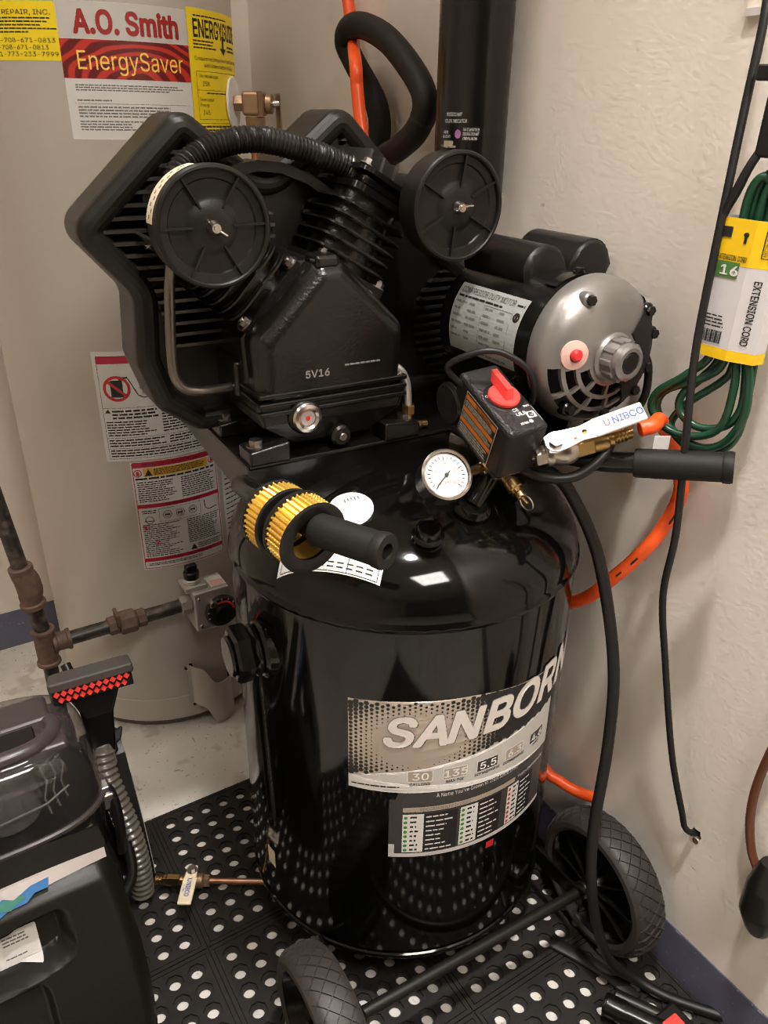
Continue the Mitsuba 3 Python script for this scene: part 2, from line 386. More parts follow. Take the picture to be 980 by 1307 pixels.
put('downlight__can', mv(lathe([(CAN_R, -0.002), (CAN_R, CAN_DEPTH + 0.004), (0, CAN_DEPTH + 0.004), (0, CAN_DEPTH + 0.008), (CAN_R + 0.004, CAN_DEPTH + 0.008), (CAN_R + 0.004, 0.0), (CAN_R + 0.02, 0), (CAN_R + 0.02, -0.004), (CAN_R, -0.004)], 48), *CAN_POS, CEIL), 'plastic_black')
thing('downlight', 'round recessed downlight in the ceiling above the rubber mat', 'ceiling light')

# ------------------------------------------------------------------ rubber drainage mat: tiles of 8 x 8 holes
PITCH, TILE, MARG = 0.035243, 0.3048, 0.02898
def tile_mesh():
    sq = sbox(0.00005, 0.00005, TILE - 0.00005, TILE - 0.00005); sq2 = sbox(0.0009, 0.0009, TILE - 0.0009, TILE - 0.0009)
    pts = [(MARG + i * PITCH, MARG + j * PITCH) for i in range(8) for j in range(8)]
    octo = [Polygon([(x + 0.0146 * math.cos(t + math.pi / 8), y + 0.0146 * math.sin(t + math.pi / 8)) for t in np.arange(8) * math.pi / 4]) for x, y in pts]
    rnd = [Point(p).buffer(0.0094, quad_segs=5) for p in pts]
    seam = unary_union([sbox(0.0075, 0.0075, TILE - 0.0075, TILE - 0.0075).boundary.buffer(0.0006, cap_style=2)])
    low = ext(sq.difference(unary_union(rnd)), 0.0085)
    top = mv(ext(sq2.difference(unary_union(octo + [seam])), 0.0035), 0, 0, 0.0085)
    return J(low, top)
tile = mikit.ply(tile_mesh(), 'mat_rubber')
k = 0
for i in range(-1, 2):
    for j in range(4):
        key = 'rubber_mat__tile' + (f'_{k:03d}' if k else ''); k += 1
        scene[key] = {**tile, 'to_world': T().translate([-MARG + i * TILE, MARG - (j + 1) * TILE, 0.0005])}
thing('rubber_mat', 'black rubber drainage mat of square tiles with rows of round holes', 'floor mat')
# ------------------------------------------------------------------ water heater
HX, HY0, HR = 0.1708, 0.493, 0.240
thing('water_heater', 'tall grey-beige gas water heater covered in stickers behind the compressor', 'water heater')
put('water_heater__jacket', at(lathe([(0, 0.020), (HR - 0.004, 0.020), (HR, 0.024), (HR, 0.0800), (HR - 0.0012, 0.0815), (HR - 0.0012, 0.0835), (HR, 0.085), (HR, 1.60), (HR - 0.01, 1.615), (0, 1.625)], 96), frame((HX, HY0, 0))), 'heater')
put('water_heater__base_ring', at(lathe([(HR - 0.03, 0.0), (HR - 0.018, 0.0), (HR - 0.012, 0.004), (HR - 0.012, 0.0195), (HR - 0.03, 0.0195)], 72), frame((HX, HY0, 0))), 'heater_dark')
for a in (0.6, 2.3, 3.7, 5.3):
    put('water_heater__foot', bx(HX + 0.19 * math.cos(a) - 0.02, HX + 0.19 * math.cos(a) + 0.02, HY0 + 0.19 * math.sin(a) - 0.02, HY0 + 0.19 * math.sin(a) + 0.02, 0.0, 0.0195), 'heater_dark')

def heater_map(az0, z0):
    """u to the right and v up on the jacket, from the angle az0 (degrees from the front) and the height z0"""
    def fn(u, v, h):
        a = math.radians(az0) + u / HR
        return np.stack([HX + (HR + h) * np.sin(a), HY0 - (HR + h) * np.cos(a), z0 + v], -1)
    return fn
def deg(d): return math.radians(d) * HR

# brand sheet: from -25 to 22 degrees, z 1.180 to 1.362
W = deg(47.5)
s = Sheet('water_heater__brand_sheet', heater_map(-25.2, 1.180))
s.poly('', 'label_white', sbox(0, 0, W, 0.182).buffer(-0.003).buffer(0.003))
s.rect('grey_panel', 'label_grey', 0.0005, 0.134, W - 0.0005, 0.1815, 0.0008)
for q_ in range(8): s.own = 99; s.text('lettering', 'brand_red', 'A.O. Smith', W * 0.11 + .0009 * math.cos(q_ * .785), 0.1425 + .0009 * math.sin(q_ * .785), 0.028, 0.0012 + .00002 * q_, bold=True, width=W * 0.80)
s.own = None
s.text('saver_lettering', 'brand_yellow', 'EnergySaver', W * 0.10, 0.095, 0.0245, 0.0016, width=W * 0.83)
s.fine('fine_print', 'ink_soft', W * .07, 0.066, W * .94, 0.076, 3, 0.5)
s.fine('fine_print', 'ink_soft', W * .07, 0.052, W * .40, 0.056, 1, 0.5)
s.fine('fine_print', 'ink_soft', W * .07, 0.030, W * .96, 0.047, 4, 0.5)
s.fine('fine_print', 'ink_soft', W * .07, 0.012, W * .55, 0.027, 4, 0.5)
s.line('rule', 'ink_soft', W * .05, 0.0495, W * .97, 0.0495)
s.done()
# the red band has its own uv for the printed rings
U, V = np.meshgrid(np.linspace(0, 1, 25), np.linspace(0, 1, 3), indexing='ij'); U, V = U.ravel(), V.ravel()
F = [[a, a + 3, a + 4] for i in range(24) for a in (i * 3, i * 3 + 1)] + [[a, a + 4, a + 1] for i in range(24) for a in (i * 3, i * 3 + 1)]
put('water_heater__brand_sheet__red_band', trimesh.Trimesh(heater_map(-25.2, 1.180)(U * W, 0.083 + V * 0.051, np.full(len(U), 0.0012)), F, process=False), 'swirl', uv=np.stack([U, V], 1))
note('water_heater__brand_sheet', 'white sheet with a grey panel, a red band and brand lettering')

# yellow repair sticker on the left
s = Sheet('water_heater__repair_sticker', heater_map(-68, 1.285))
W2 = deg(43)
s.poly('', 'label_yellow', sbox(0, 0, W2, 0.075).buffer(-0.004).buffer(0.004))
s.text('lettering', 'ink', 'ALWAYS READY REPAIR, INC.', W2 - 0.008, 0.0580, 0.0062, 0.001, anchor='r', width=W2 * .92)
s.text('lettering', 'ink', 'Suburbs 1-708-671-0813', W2 - 0.006, 0.0230, 0.0058, 0.001, anchor='r', width=W2 * .74)
s.text('lettering', 'ink', '1-708-671-0813', W2 - 0.017, 0.0140, 0.0058, 0.001, anchor='r', width=W2 * .47)
s.text('lettering', 'ink', 'Chicago 1-773-233-7999', W2 - 0.004, 0.0055, 0.0058, 0.001, anchor='r', width=W2 * .74)
for r in range(5):
    v = 0.0520 - r * 0.0044; w = W2 * (0.78, 0.72, 0.62, 0.86, 0.40)[r]; s.fine('fine_print', 'ink', W2 * .56 - w / 2, v, W2 * .56 + w / 2, v + 0.0036, 1, 0.5, 0)
s.done(); note('water_heater__repair_sticker', 'yellow repair service sticker')

# yellow energy sticker on the right
s = Sheet('water_heater__energy_sticker', heater_map(22.6, 1.150))
W3 = deg(41)
s.poly('', 'label_yellow', sbox(0, 0, W3, 0.217))
s.text('lettering', 'ink', 'ENERGYGUIDE', W3 * .06, 0.178, 0.024, 0.001, bold=True, width=W3 * .88)
s.poly('lettering', 'ink', Polygon([(W3 * .53, .184), (W3 * .57, .184), (W3 * .57, .166), (W3 * .62, .166), (W3 * .55, .156), (W3 * .48, .166), (W3 * .53, .166)]), 0.001)
s.fine('fine_print', 'ink', W3 * .08, 0.205, W3 * .7, 0.209, 1, 0.5)
s.fine('fine_print', 'ink', W3 * .06, 0.161, W3 * .42, 0.175, 3, 0.45); s.fine('fine_print', 'ink', W3 * .66, 0.161, W3 * .95, 0.172, 2, 0.5)
s.text('fine_print', 'ink', 'Compare the Energy Use of this Water Heater', W3 * .06, 0.1455, 0.0056, 0.001, width=W3 * .9)
s.text('fine_print', 'ink', 'with Others Before You Buy', W3 * .18, 0.136, 0.0056, 0.001, width=W3 * .62)
s.box('rule', 'ink', W3 * .07, 0.060, W3 * .95, 0.130)
s.line('rule', 'ink', W3 * .07, 0.103, W3 * .95, 0.103); s.line('rule', 'ink', W3 * .03, 0.054, W3 * .98, 0.054); s.line('rule', 'ink', W3 * .03, 0.030, W3 * .98, 0.030)
s.text('fine_print', 'ink', 'This Model Uses', W3 * .10, 0.121, 0.0048, 0.001); s.text('fine_print', 'ink', '258', W3 * .14, 0.109, 0.007, 0.001)
s.fine('fine_print', 'ink', W3 * .2, 0.097, W3 * .85, 0.101, 1, 0.5, 0)
s.text('fine_print', 'ink', 'Uses Least', W3 * .09, 0.087, 0.005, 0.001); s.text('fine_print', 'ink', 'Energy', W3 * .09, 0.079, 0.005, 0.001); s.text('fine_print', 'ink', '245', W3 * .12, 0.067, 0.007, 0.001)
s.fine('fine_print', 'ink', W3 * .78, 0.066, W3 * .92, 0.092, 3, 0.5)
s.fine('fine_print', 'ink', W3 * .05, 0.036, W3 * .97, 0.052, 3, 0.5); s.fine('fine_print', 'ink', W3 * .05, 0.003, W3 * .97, 0.027, 4, 0.5)
s.done(); note('water_heater__energy_sticker', 'yellow energy guide sticker')

# white flammable vapours sheet
s = Sheet('water_heater__vapour_sheet', heater_map(-31.3, 0.642))
W4 = deg(56)
s.poly('', 'label_white', sbox(0, 0, W4, 0.206))
s.rect('red_band', 'crimson', 0.007, 0.184, W4 - .007, 0.1975, 0.0009)
s.box('rule', 'ink', 0.007, 0.0055, W4 - .007, 0.1975)
for v in (0.103, 0.046, 0.0255): s.line('rule', 'ink', 0.007, v, W4 - .007, v)
s.line('rule', 'ink', W4 * .70, 0.0255, W4 * .70, 0.046)
ring = Point(0.036, 0.139).buffer(0.0235).difference(Point(0.036, 0.139).buffer(0.0185))
s.poly('pictogram', 'ink', sbox(0.0255, 0.123, 0.0465, 0.154).union(sbox(.041, .154, .045, .160)).union(sbox(.041, .157, .056, .160)), 0.0008)
bar = affinity.rotate(sbox(0.036 - 0.021, 0.1365, 0.036 + 0.021, 0.1415), -42, origin=(0.036, 0.139))
s.poly('prohibition_ring', 'label_red', ring.union(bar), 0.0011)
fl = Polygon([(0.078, 0.137), (0.092, 0.149), (0.090, 0.140 + .016), (0.099, 0.152), (0.101, 0.170), (0.108, 0.158), (0.118, 0.166), (0.122, 0.155), (0.133, 0.172), (0.137, 0.153), (0.150, 0.160), (0.160, 0.137)])
s.poly('flame', 'label_red', fl, 0.0009)
cloud = LineString([(0.056, 0.158), (0.061, 0.148), (0.066, 0.137), (0.071, 0.126), (0.080, 0.121), (0.092, 0.122), (0.104, 0.120), (0.118, 0.122), (0.130, 0.120), (0.142, 0.124), (0.146, 0.131), (0.134, 0.135), (0.110, 0.134), (0.085, 0.134), (0.075, 0.139)]).buffer(0.0008)
s.poly('pictogram', 'ink', cloud, 0.0010)
s.text('pictogram', 'ink', 'Flammable Vapors', 0.078, 0.1255, 0.0058, 0.0011, width=0.058)
s.poly('pictogram', 'ink', Polygon([(0.010, 0.094), (0.020, 0.094), (0.015, 0.1015)]), 0.001)
s.fine('fine_print', 'ink', 0.022, 0.081, 0.102, 0.100, 3, 0.55, .1); s.fine('fine_print', 'ink', 0.010, 0.049, 0.098, 0.079, 6, 0.48, .3)
s.fine('fine_print', 'ink', 0.108, 0.051, W4 - .012, 0.100, 9, 0.48, .35)
s.fine('fine_print', 'ink', 0.010, 0.028, W4 * .48, 0.044, 3, 0.5); s.fine('fine_print', 'ink', W4 * .5, 0.028, W4 * .69, 0.044, 3, 0.5, .1); s.fine('fine_print', 'ink', W4 * .72, 0.028, W4 * .96, 0.044, 3, 0.5, .1)
s.fine('fine_print', 'ink', 0.010, 0.008, W4 * .95, 0.024, 3, 0.5)
s.done(); note('water_heater__vapour_sheet', 'white warning sheet with a red prohibition ring')

# white instruction sheet below it
s = Sheet('water_heater__instruction_sheet', heater_map(-21.8, 0.408))
W5 = deg(40)
s.poly('', 'label_white', sbox(0, 0, W5, 0.231))
s.box('red_rule', 'crimson', 0.003, 0.003, W5 - .003, 0.228, 0.0014)
for v0, v1 in ((0.219, 0.230), (0.135, 0.143), (0.018, 0.026)): s.rect('red_band', 'crimson', 0.003, v0, W5 - .003, v1, 0.0009)
s.text('band_print', 'ink', 'FOR YOUR SAFETY READ BEFORE OPERATING', 0.020, 0.2215, 0.0055, 0.0012, width=W5 * .75)
s.text('band_print', 'ink', 'LIGHTING INSTRUCTIONS', 0.052, 0.1365, 0.005, 0.0012, width=W5 * .42); s.text('band_print', 'ink', 'TO TURN OFF GAS TO APPLIANCE', 0.045, 0.0195, 0.005, 0.0012, width=W5 * .55)
s.rect('amber_band', 'amber', 0.022, 0.200, W5 - .022, 0.217, 0.0009)
s.poly('pictogram', 'ink', Polygon([(0.024, 0.2015), (0.038, 0.2015), (0.031, 0.2155)]), 0.0012); s.fine('fine_print', 'ink', 0.041, 0.202, W5 - .026, 0.2155, 4, .5, .1, .0012)
def hand(u, v, r):
    s.poly('stop_hand', 'crimson', Point(u, v).buffer(r).difference(Point(u, v).buffer(r * .78)).union(sbox(u - r * .35, v - r * .6, u + r * .35, v + r * .5)), 0.001)
hand(0.0115, 0.208, 0.0075); hand(W5 - .012, 0.210, 0.0075); hand(0.020, 0.106 - .0, 0.006) if False else None
hand(0.014, 0.094, 0.006); hand(0.032, 0.058, 0.0055)
s.fine('bold_print', 'ink', 0.006, 0.193, W5 - .008, 0.198, 1, .75, 0)
s.fine('fine_print', 'ink', 0.008, 0.147, W5 * .5, 0.191, 10, .45, .35); s.fine('fine_print', 'ink', W5 * .53, 0.147, W5 - .006, 0.191, 10, .45, .2)
s.box('rule', 'ink', 0.041, 0.103, 0.122, 0.131)
for u in (0.056, 0.081, 0.106): s.poly('pictogram', 'ink', Point(u, 0.117).buffer(0.0085).difference(Point(u, 0.117).buffer(0.0075)).union(Point(u, .117).buffer(.005).difference(Point(u, .117).buffer(.0042))).union(sbox(u - .0045, .1155, u + .0045, .1185)), 0.001)
s.poly('pictogram', 'ink', Point(0.022, 0.109).buffer(0.008).difference(Point(0.022, 0.109).buffer(0.0068)).union(sbox(.012, .106, .032, .1075)), 0.001)
s.fine('fine_print', 'ink', 0.010, 0.122, 0.036, 0.131, 2, .45); s.poly('pictogram', 'ink', LineString([(0.131, 0.128), (0.133, 0.112), (0.142, 0.107), (0.158, 0.110)]).buffer(.0009), 0.001)
s.fine('fine_print', 'ink', 0.008, 0.028, W5 * .50, 0.101, 17, .42, .4); s.fine('fine_print', 'ink', W5 * .55, 0.045, W5 - .006, 0.100, 13, .42, .25)
s.poly('pictogram', 'ink', Polygon([(0.094, 0.029), (0.108, 0.029), (0.101, 0.041)]), 0.001); s.fine('fine_print', 'ink', 0.110, 0.029, W5 - .006, 0.041, 3, .45, .1)
s.fine('fine_print', 'ink', 0.010, 0.008, W5 * .85, 0.015, 2, .45)
s.done(); note('water_heater__instruction_sheet', 'white instruction sheet with crimson bands')

s = Sheet('water_heater__rating_sheet', heater_map(20.5, 0.430))
s.poly('', 'label_white', sbox(0, 0, deg(30), 0.195))
for v in (0.188, 0.180): s.fine('fine_print', 'ink', 0.004, v - .006, deg(28), v, 2, .45)
for r in range(14): s.fine('fine_print', 'ink', 0.006, 0.165 - r * .011, deg(rng.uniform(8, 20)), 0.170 - r * .011, 1, .5)
s.done(); note('water_heater__rating_sheet', 'white sheet at the right, mostly behind the compressor')

# bulging cover over the burner opening
a = np.radians(np.linspace(-8.5, 15.5, 25)); rr = HR + 0.004 + 0.026 * np.clip(np.sin(np.pi * np.clip((np.degrees(a) + 6) / 20.5, 0, 1)), 0, 1) ** 0.5
topz = 0.160 - 0.050 / (1 + np.exp(-(np.degrees(a) - 1.0) * 0.9))
botz = 0.060 - 0.055 / (1 + np.exp(-(np.degrees(a) - 0.0) * 0.9))
V = []; 
for t in (0.0, 0.0025):
    for z in (topz, botz): V.append(np.stack([HX + (rr - t) * np.sin(a), HY0 - (rr - t) * np.cos(a), z], 1))
n = len(a); V = np.vstack(V); F = []
for i in range(n - 1):
    for A, B in ((0, 1), (1, 3), (3, 2), (2, 0)): F += [[A * n + i, B * n + i, B * n + i + 1], [A * n + i, B * n + i + 1, A * n + i + 1]]
put('water_heater__burner_cover', trimesh.Trimesh(V, F, process=False), 'heater', 40); note('water_heater__burner_cover', 'bulging sheet metal cover at the foot')
put('water_heater__burner_opening', trimesh.Trimesh(heater_map(-7, 0.05)(np.array([0, deg(22), deg(22), 0]), np.array([0, 0, .085, .115]), np.full(4, .0012)), [[0, 1, 2], [0, 2, 3]], process=False), 'void')
put('water_heater__screw', ccyl((HX + (HR - .001) * math.sin(-.15), HY0 - (HR - .001) * math.cos(-.15), .155), (HX + (HR + .004) * math.sin(-.15), HY0 - (HR + .004) * math.cos(-.15), .155), 0.004, n=14), 'ink')

# relief valve on the heater's side
thing('relief_valve', 'brass relief valve with a metal lever on the heater side, below the foam pipe loop', 'valve')
ax = np.array([0.80, -0.60, 0]); P0 = np.array([0.3628, 0.349, 1.236])
put('relief_valve__flange', ccyl(P0, P0 + ax * 0.004, 0.042, n=36), 'white')
put('relief_valve__inlet', ccyl(P0 + ax * 0.0042, P0 + ax * 0.03, 0.014, n=6), 'bronze')
put('relief_valve__body', J(rbox(-.020, .020, -.018, .018, -.019, .019, 0.006).apply_transform(frame(P0 + ax * 0.040, (0, 0, 1), ax)), ccyl(P0 + ax * .040 + [0, 0, -.020], P0 + ax * .040 + [0, 0, -.045], .019, n=6), ccyl(P0 + ax * .06, P0 + ax * .072, .016)), 'bronze')
put('relief_valve__lever', J(mv(bx(-.0012, .0012, -.009, .009, -.045, .016), P0 + ax * .082), cyl(P0 + ax * .070, P0 + ax * .086, .006, 12)), 'steel')
put('relief_valve__rib', mv(bx(-.004, .004, -.024, -.016, -.019, .019), P0 + ax * .040), 'bronze')
put('relief_valve__drain_pipe', cyl(P0 + ax * .040 + [0, 0, -.0455], P0 + ax * .040 + [0, 0, -.95], 0.0111, 20), 'copper')
put('relief_valve__collar', ccyl(P0 + ax * .040 + [0, 0, -.0452], P0 + ax * .040 + [0, 0, -.066], .0150, .002, 24), 'bronze')

# ------------------------------------------------------------------ gas valve and gas pipe
thing('gas_valve', 'metal gas control valve with temperature dial on the front of the heater', 'valve')
VX0, VX1, VY0, VY1, VZ0, VZ1 = 0.149, 0.223, 0.188, 0.2505, 0.282, 0.372
put('gas_valve__body', rbox(VX0, VX1, VY0, VY1, VZ0, VZ1, 0.004), 'zinc')
put('gas_valve__top_plate', bx(VX0 + .040, VX1 - .003, VY0 + .010, VY1 - .012, VZ1, VZ1 + .0012), 'label_white')
put('gas_valve__warning_strip', bx(VX0 + .044, VX1 - .005, VY0 + .012, VY0 + .032, VZ1 + .0012, VZ1 + .0018), 'pink_print')
put('gas_valve__knob_mount', J(rbox(VX0 - .012, VX0 + .034, VY0 + .012, VY1 - .006, VZ1 + .0002, VZ1 + .010, .003), ccyl((VX0 + .010, VY0 + .034, VZ1 + .010), (VX0 + .010, VY0 + .034, VZ1 + .020), .018, n=8)), 'zinc')
put('gas_valve__knob', J(ccyl((VX0 + .010, VY0 + .034, VZ1 + .0202), (VX0 + .010, VY0 + .034, VZ1 + .036), .0155, .002, 24), rbox(VX0 - .002, VX0 + .022, VY0 + .027, VY0 + .041, VZ1 + .034, VZ1 + .050, .004)), 'plastic_dark')
put('gas_valve__button', ccyl((VX0 + .036, VY0 + .001, .343), (VX0 + .036, VY0 - .012, .343), .0085, .001, 24), 'steel')
put('gas_valve__screw', ccyl((VX0 + .010, VY0 + .001, VZ1 - .014), (VX0 + .010, VY0 - .002, VZ1 - .014), .0045, n=14), 'steel')
put('gas_valve__screw', ccyl((VX0 + .010, VY0 + .001, VZ0 + .012), (VX0 + .010, VY0 - .002, VZ0 + .012), .0045, n=14), 'steel')
dc = np.array([VX0 + .052, VY0 - .002, .322])
put('gas_valve__dial', ccyl(dc + [0, .003, 0], dc + [0, -.010, 0], .034, .003, 48), 'ink'); note('gas_valve__dial', 'black temperature dial with a red arc')
s = Sheet('gas_valve__dial', lambda u, v, h: np.stack([dc[0] + u, np.full_like(u, dc[1] - .010) - h, dc[2] + v], -1), 1)
arc = Polygon([(0.026 * math.cos(t), 0.026 * math.sin(t)) for t in np.linspace(.1, 2.0, 24)] + [(0.0215 * math.cos(t), 0.0215 * math.sin(t)) for t in np.linspace(2.0, .1, 24)])
s.poly('red_arc', 'knob_red', arc, .0004)
for t in np.linspace(.2, 3.4, 8): s.poly('tick', 'print_white', affinity.rotate(sbox(.0275, -.0012, .032, .0012), t, origin=(0, 0), use_radians=True), .0005)
s.done()
put('gas_valve__dial__grip', J([ccyl(dc + [0, -.0102, 0], dc + [0, -.020, 0], .0185, .002, 36)] + [at(bx(.0175, .0200, -.0009, .0009, 0, .009), frame(dc + [0, -.011, 0], (0, -1, 0)) @ trimesh.transformations.rotation_matrix(t, (0, 0, 1))) for t in np.arange(28) * math.pi / 14]), 'plastic_dark')

PZ, PY = 0.338, 0.2165
thing('gas_pipe', 'rusty black iron gas pipe with elbow, tee and union running to the gas valve', 'pipe')
def pipe_coupling(p0, p1, r, key, m='rust', rim=0.0025):
    p0, p1 = np.asarray(p0, float), np.asarray(p1, float); h = np.linalg.norm(p1 - p0)
    put(key, at(lathe([(0, 0), (r + rim, 0), (r + rim + .0006, .002), (r + rim, .006), (r, .008), (r, h - .008), (r + rim, h - .006), (r + rim + .0006, h - .002), (r + rim, h), (0, h)], 32), frame(p0, p1 - p0)), m)
TX = -0.127
def zx(x): return PZ - (x - 0.11) * 0.0
put('gas_pipe__bushing', ccyl((VX0 - .0005, PY, PZ), (VX0 - .022, PY, PZ), .0205, .002, 8), 'grey_cast')
put('gas_pipe__horizontal_pipe', cyl((VX0 - .0225, PY, PZ), (0.052, PY, PZ), .0135, 24), 'iron')
put('gas_pipe__union', J(ccyl((0.058, PY, PZ), (0.040, PY, PZ), .0185, .002, 8), ccyl((0.0395, PY, PZ), (0.006, PY, PZ), .0235, .003, 8), ccyl((0.0055, PY, PZ), (-0.014, PY, PZ), .0185, .002, 8), bx(.000, .006, PY - .0265, PY + .006, PZ + .010, PZ + .034)), 'rust')
put('gas_pipe__horizontal_pipe', cyl((-0.0145, PY, PZ), (TX + .030, PY, PZ), .0135, 24), 'iron')
pipe_coupling((TX + .044, PY, PZ), (TX + .012, PY, PZ), .0175, 'gas_pipe__tee_branch')
pipe_coupling((TX, PY, PZ - .040), (TX, PY, PZ + .036), .0185, 'gas_pipe__tee')
put('gas_pipe__drip_leg', cyl((TX, PY, PZ - .0402), (TX, PY, .16), .0132, 24), 'iron')
rd = np.array([-.10, .01, 1.0]); rd /= np.linalg.norm(rd); r0 = np.array([TX, PY, PZ + .0362]); rt = lambda t: r0 + rd * t
put('gas_pipe__riser', cyl(rt(0), rt(.062), .0132, 24), 'iron')
put('gas_pipe__elbow', J(tube([rt(.054), rt(.07), rt(.085) + [.003, 0, 0], rt(.105) + [.003, 0, 0], rt(.122), rt(.135)], [.0185, .0195, .0215, .0215, .020, .0185], 24), ccyl(rt(.050), rt(.062), .0222, .002), ccyl(rt(.126), rt(.137), .0205, .002)), 'rust')
put('gas_pipe__long_pipe', cyl(rt(.1372), rt(1.2), .0135, 24), 'iron')

# ------------------------------------------------------------------ on the right wall
thing('foam_pipe_loop', 'thick black foam-covered pipe bent into a loop on the wall behind the compressor', 'pipe')
FL = [(.566, -.02, 1.150), (.552, .055, 1.163), (.540, .100, 1.180), (.530, .145, 1.235), (.522, .215, 1.305), (.518, .222, 1.343), (.518, .165, 1.348), (.520, .085, 1.323), (.524, -.005, 1.262), (.524, -.004, 1.222), (.528, .055, 1.168), (.534, .11, 1.145), (.545, .16, 1.120), (.560, .20, 1.08)]
FL = [(.562, .245, 1.02), (.556, .215, 1.09), (.552, .165, 1.175), (.548, .165, 1.235), (.540, .225, 1.300), (.530, .238, 1.332), (.522, .205, 1.350), (.520, .150, 1.346), (.519, .075, 1.319), (.520, .000, 1.267), (.520, -.020, 1.232), (.521, .004, 1.198), (.525, .060, 1.172), (.532, .120, 1.155), (.542, .19, 1.125), (.55, .24, 1.07)]
put('foam_pipe_loop__foam', tube(FL, 0.0195, 20, 10), 'foam')
pp = smooth_path(FL, 10); q = pp[98:101]
put('foam_pipe_loop__joint', cyl(pp[104], pp[105], 0.0200, 24), 'ink')
thing('orange_air_hose', 'flat orange air hose hanging on the wall through the foam pipe loop', 'hose')
OH = [(.512, .262, 1.46), (.530, .250, 1.393), (.533, .228, 1.335), (.522, .214, 1.28), (.520, .199, 1.205), (.520, .19, 1.12), (.535, .18, 1.00), (.55, .17, .90)]
OH = [(.560, .34, 2.3), (.558, .33, 1.9), (.556, .305, 1.47), (.555, .276, 1.402), (.5535, .262, 1.367), (.5535, .252, 1.345), (.518, .19, 1.318), (.486, .1285, 1.290), (.484, .1215, 1.261), (.484, .1145, 1.228), (.484, .1065, 1.199), (.484, .0965, 1.159), (.50, .095, 1.08), (.54, .10, .98), (.562, .10, .90)]
put('orange_air_hose__tube', tube(OH, 0.0105, 16, 10), 'orange_hose')

thing('dryer_canister', 'tall black desiccant dryer canister with white print on the right wall', 'canister')
DC, DR = np.array([0.527, -0.126]), 0.0505
put('dryer_canister__cylinder', at(lathe([(0, 1.112), (.044, 1.112), (DR - .002, 1.116), (DR, 1.121), (DR, 1.62), (0, 1.63)], 64), frame((DC[0], DC[1], 0))), 'satin_black')
def dry_map(az0, z0):
    def fn(u, v, h):
        a = math.radians(az0) + u / DR
        return np.stack([DC[0] + (DR + h) * np.sin(a), DC[1] - (DR + h) * np.cos(a), z0 + v], -1)
    return fn
s = Sheet('dryer_canister__indicator_print', dry_map(-86, 1.175), 0.006)
s.text('', 'print_white', 'DESICCANT', .006, .0440, .0042, .0006, width=.024)
s.text('', 'print_white', 'COLOR INDICATOR', .003, .0360, .0042, .0006, width=.034)
s.poly('dot', 'purple', affinity.scale(Point(.0250, .0220).buffer(.0044), 1, 1.25), .0006)
s.text('', 'print_white', 'SATURATED', .032, .0260, .0035, .0006, width=.0225); s.text('', 'print_white', 'DESICCANT', .032, .0205, .0035, .0006, width=.0225); s.text('', 'print_white', '(REPLACE)', .032, .0150, .0035, .0006, width=.020)
s.text('', 'print_white', 'NEW', .002, .0225, .0035, .0006, width=.008); s.text('', 'print_white', 'DESICCANT', .000, .0170, .0035, .0006, width=.014)
s.done(); note('dryer_canister__indicator_print', 'white lettering beside a purple dot')
put('dryer_canister__bracket', J(bx(DC[0] - .03, WX, DC[1] - .015, DC[1] + .015, 1.50, 1.53)), 'plastic_dark')

# black wire hanging down to the hole
thing('hanging_wire', 'thin black wire hanging down and running into a hole in the right wall', 'wire')
HW = [(.560, -.50, 2.439), (.558, -.51, 1.9), (.555, -.535, 1.50), (.545, -.550, 1.345), (.540, -.556, 1.297), (.530, -.561, 1.226), (.515, -.570, 1.125), (.503, -.578, .999), (.490, -.596, .907), (.485, -.612, .79), (.497, -.6035, .693), (.520, -.6105, .587), (.542, -.635, .440), (.556, -.662, .345), (.566, -.668, .312), (.585, -.6745, .298), (.605, -.675, .300)]
put('hanging_wire', tube(HW, 0.0044, 14, 10), 'cable')
put('wall_right__rust_mark', mv(trimesh.creation.cylinder(0.005, .0006, sections=9), 0, 0, 0).apply_transform(frame((WX - .0003, HY - .002, HZ - .012), (-1, 0, 0))), 'rust')

# green extension cord in its printed sleeve, hung on a black strap
thing('extension_cord', 'coiled green extension cord in a yellow and grey printed sleeve on the right wall', 'extension cord')
C0, axd = np.array([.536, -.598, 1.03]), None
up = np.array([0.0, -0.007, 0.215]); up /= np.linalg.norm(up)          # the bundle leans a little
side = np.array([0.20, -0.98, 0]); side -= up * (side @ up); side /= np.linalg.norm(side); out = np.cross(up, side); out *= -1 if out[0] > 0 else 1
# sleeve: a folded card band, open at top and bottom
hw = [0.036, 0.036, 0.034]
sec = [(-.036, -.002), (-.034, .012), (.004, .0165), (.031, .010), (.036, -.004), (.026, -.016), (-.024, -.016)]
SK = .73; CS = C0 + up * (.098 * (1 - SK))
def sleeve(t0, t1, off=0.0):
    a = CS + up * (t0 * SK); b = CS + up * (t1 * SK); V = []
    for base in (a, b):
        for (x, y) in sec + [sec[0]]:
            k = 1 + off / math.hypot(x, y); V.append(base + side * x * k + out * y * k)
    V = np.array(V); n = len(sec) + 1
    F = [f for i in range(n - 1) for f in ([i, i + 1, n + i + 1], [i, n + i + 1, n + i])]
    return trimesh.Trimesh(V, F, process=False)
put('extension_cord__sleeve', sleeve(-.098, .098), 'sleeve_grey', 20)
put('extension_cord__sleeve__yellow_band', sleeve(.036, .098, .0005), 'sleeve_yellow', 20)
put('extension_cord__sleeve__yellow_band', sleeve(-.098, -.082, .0005), 'sleeve_yellow', 20)
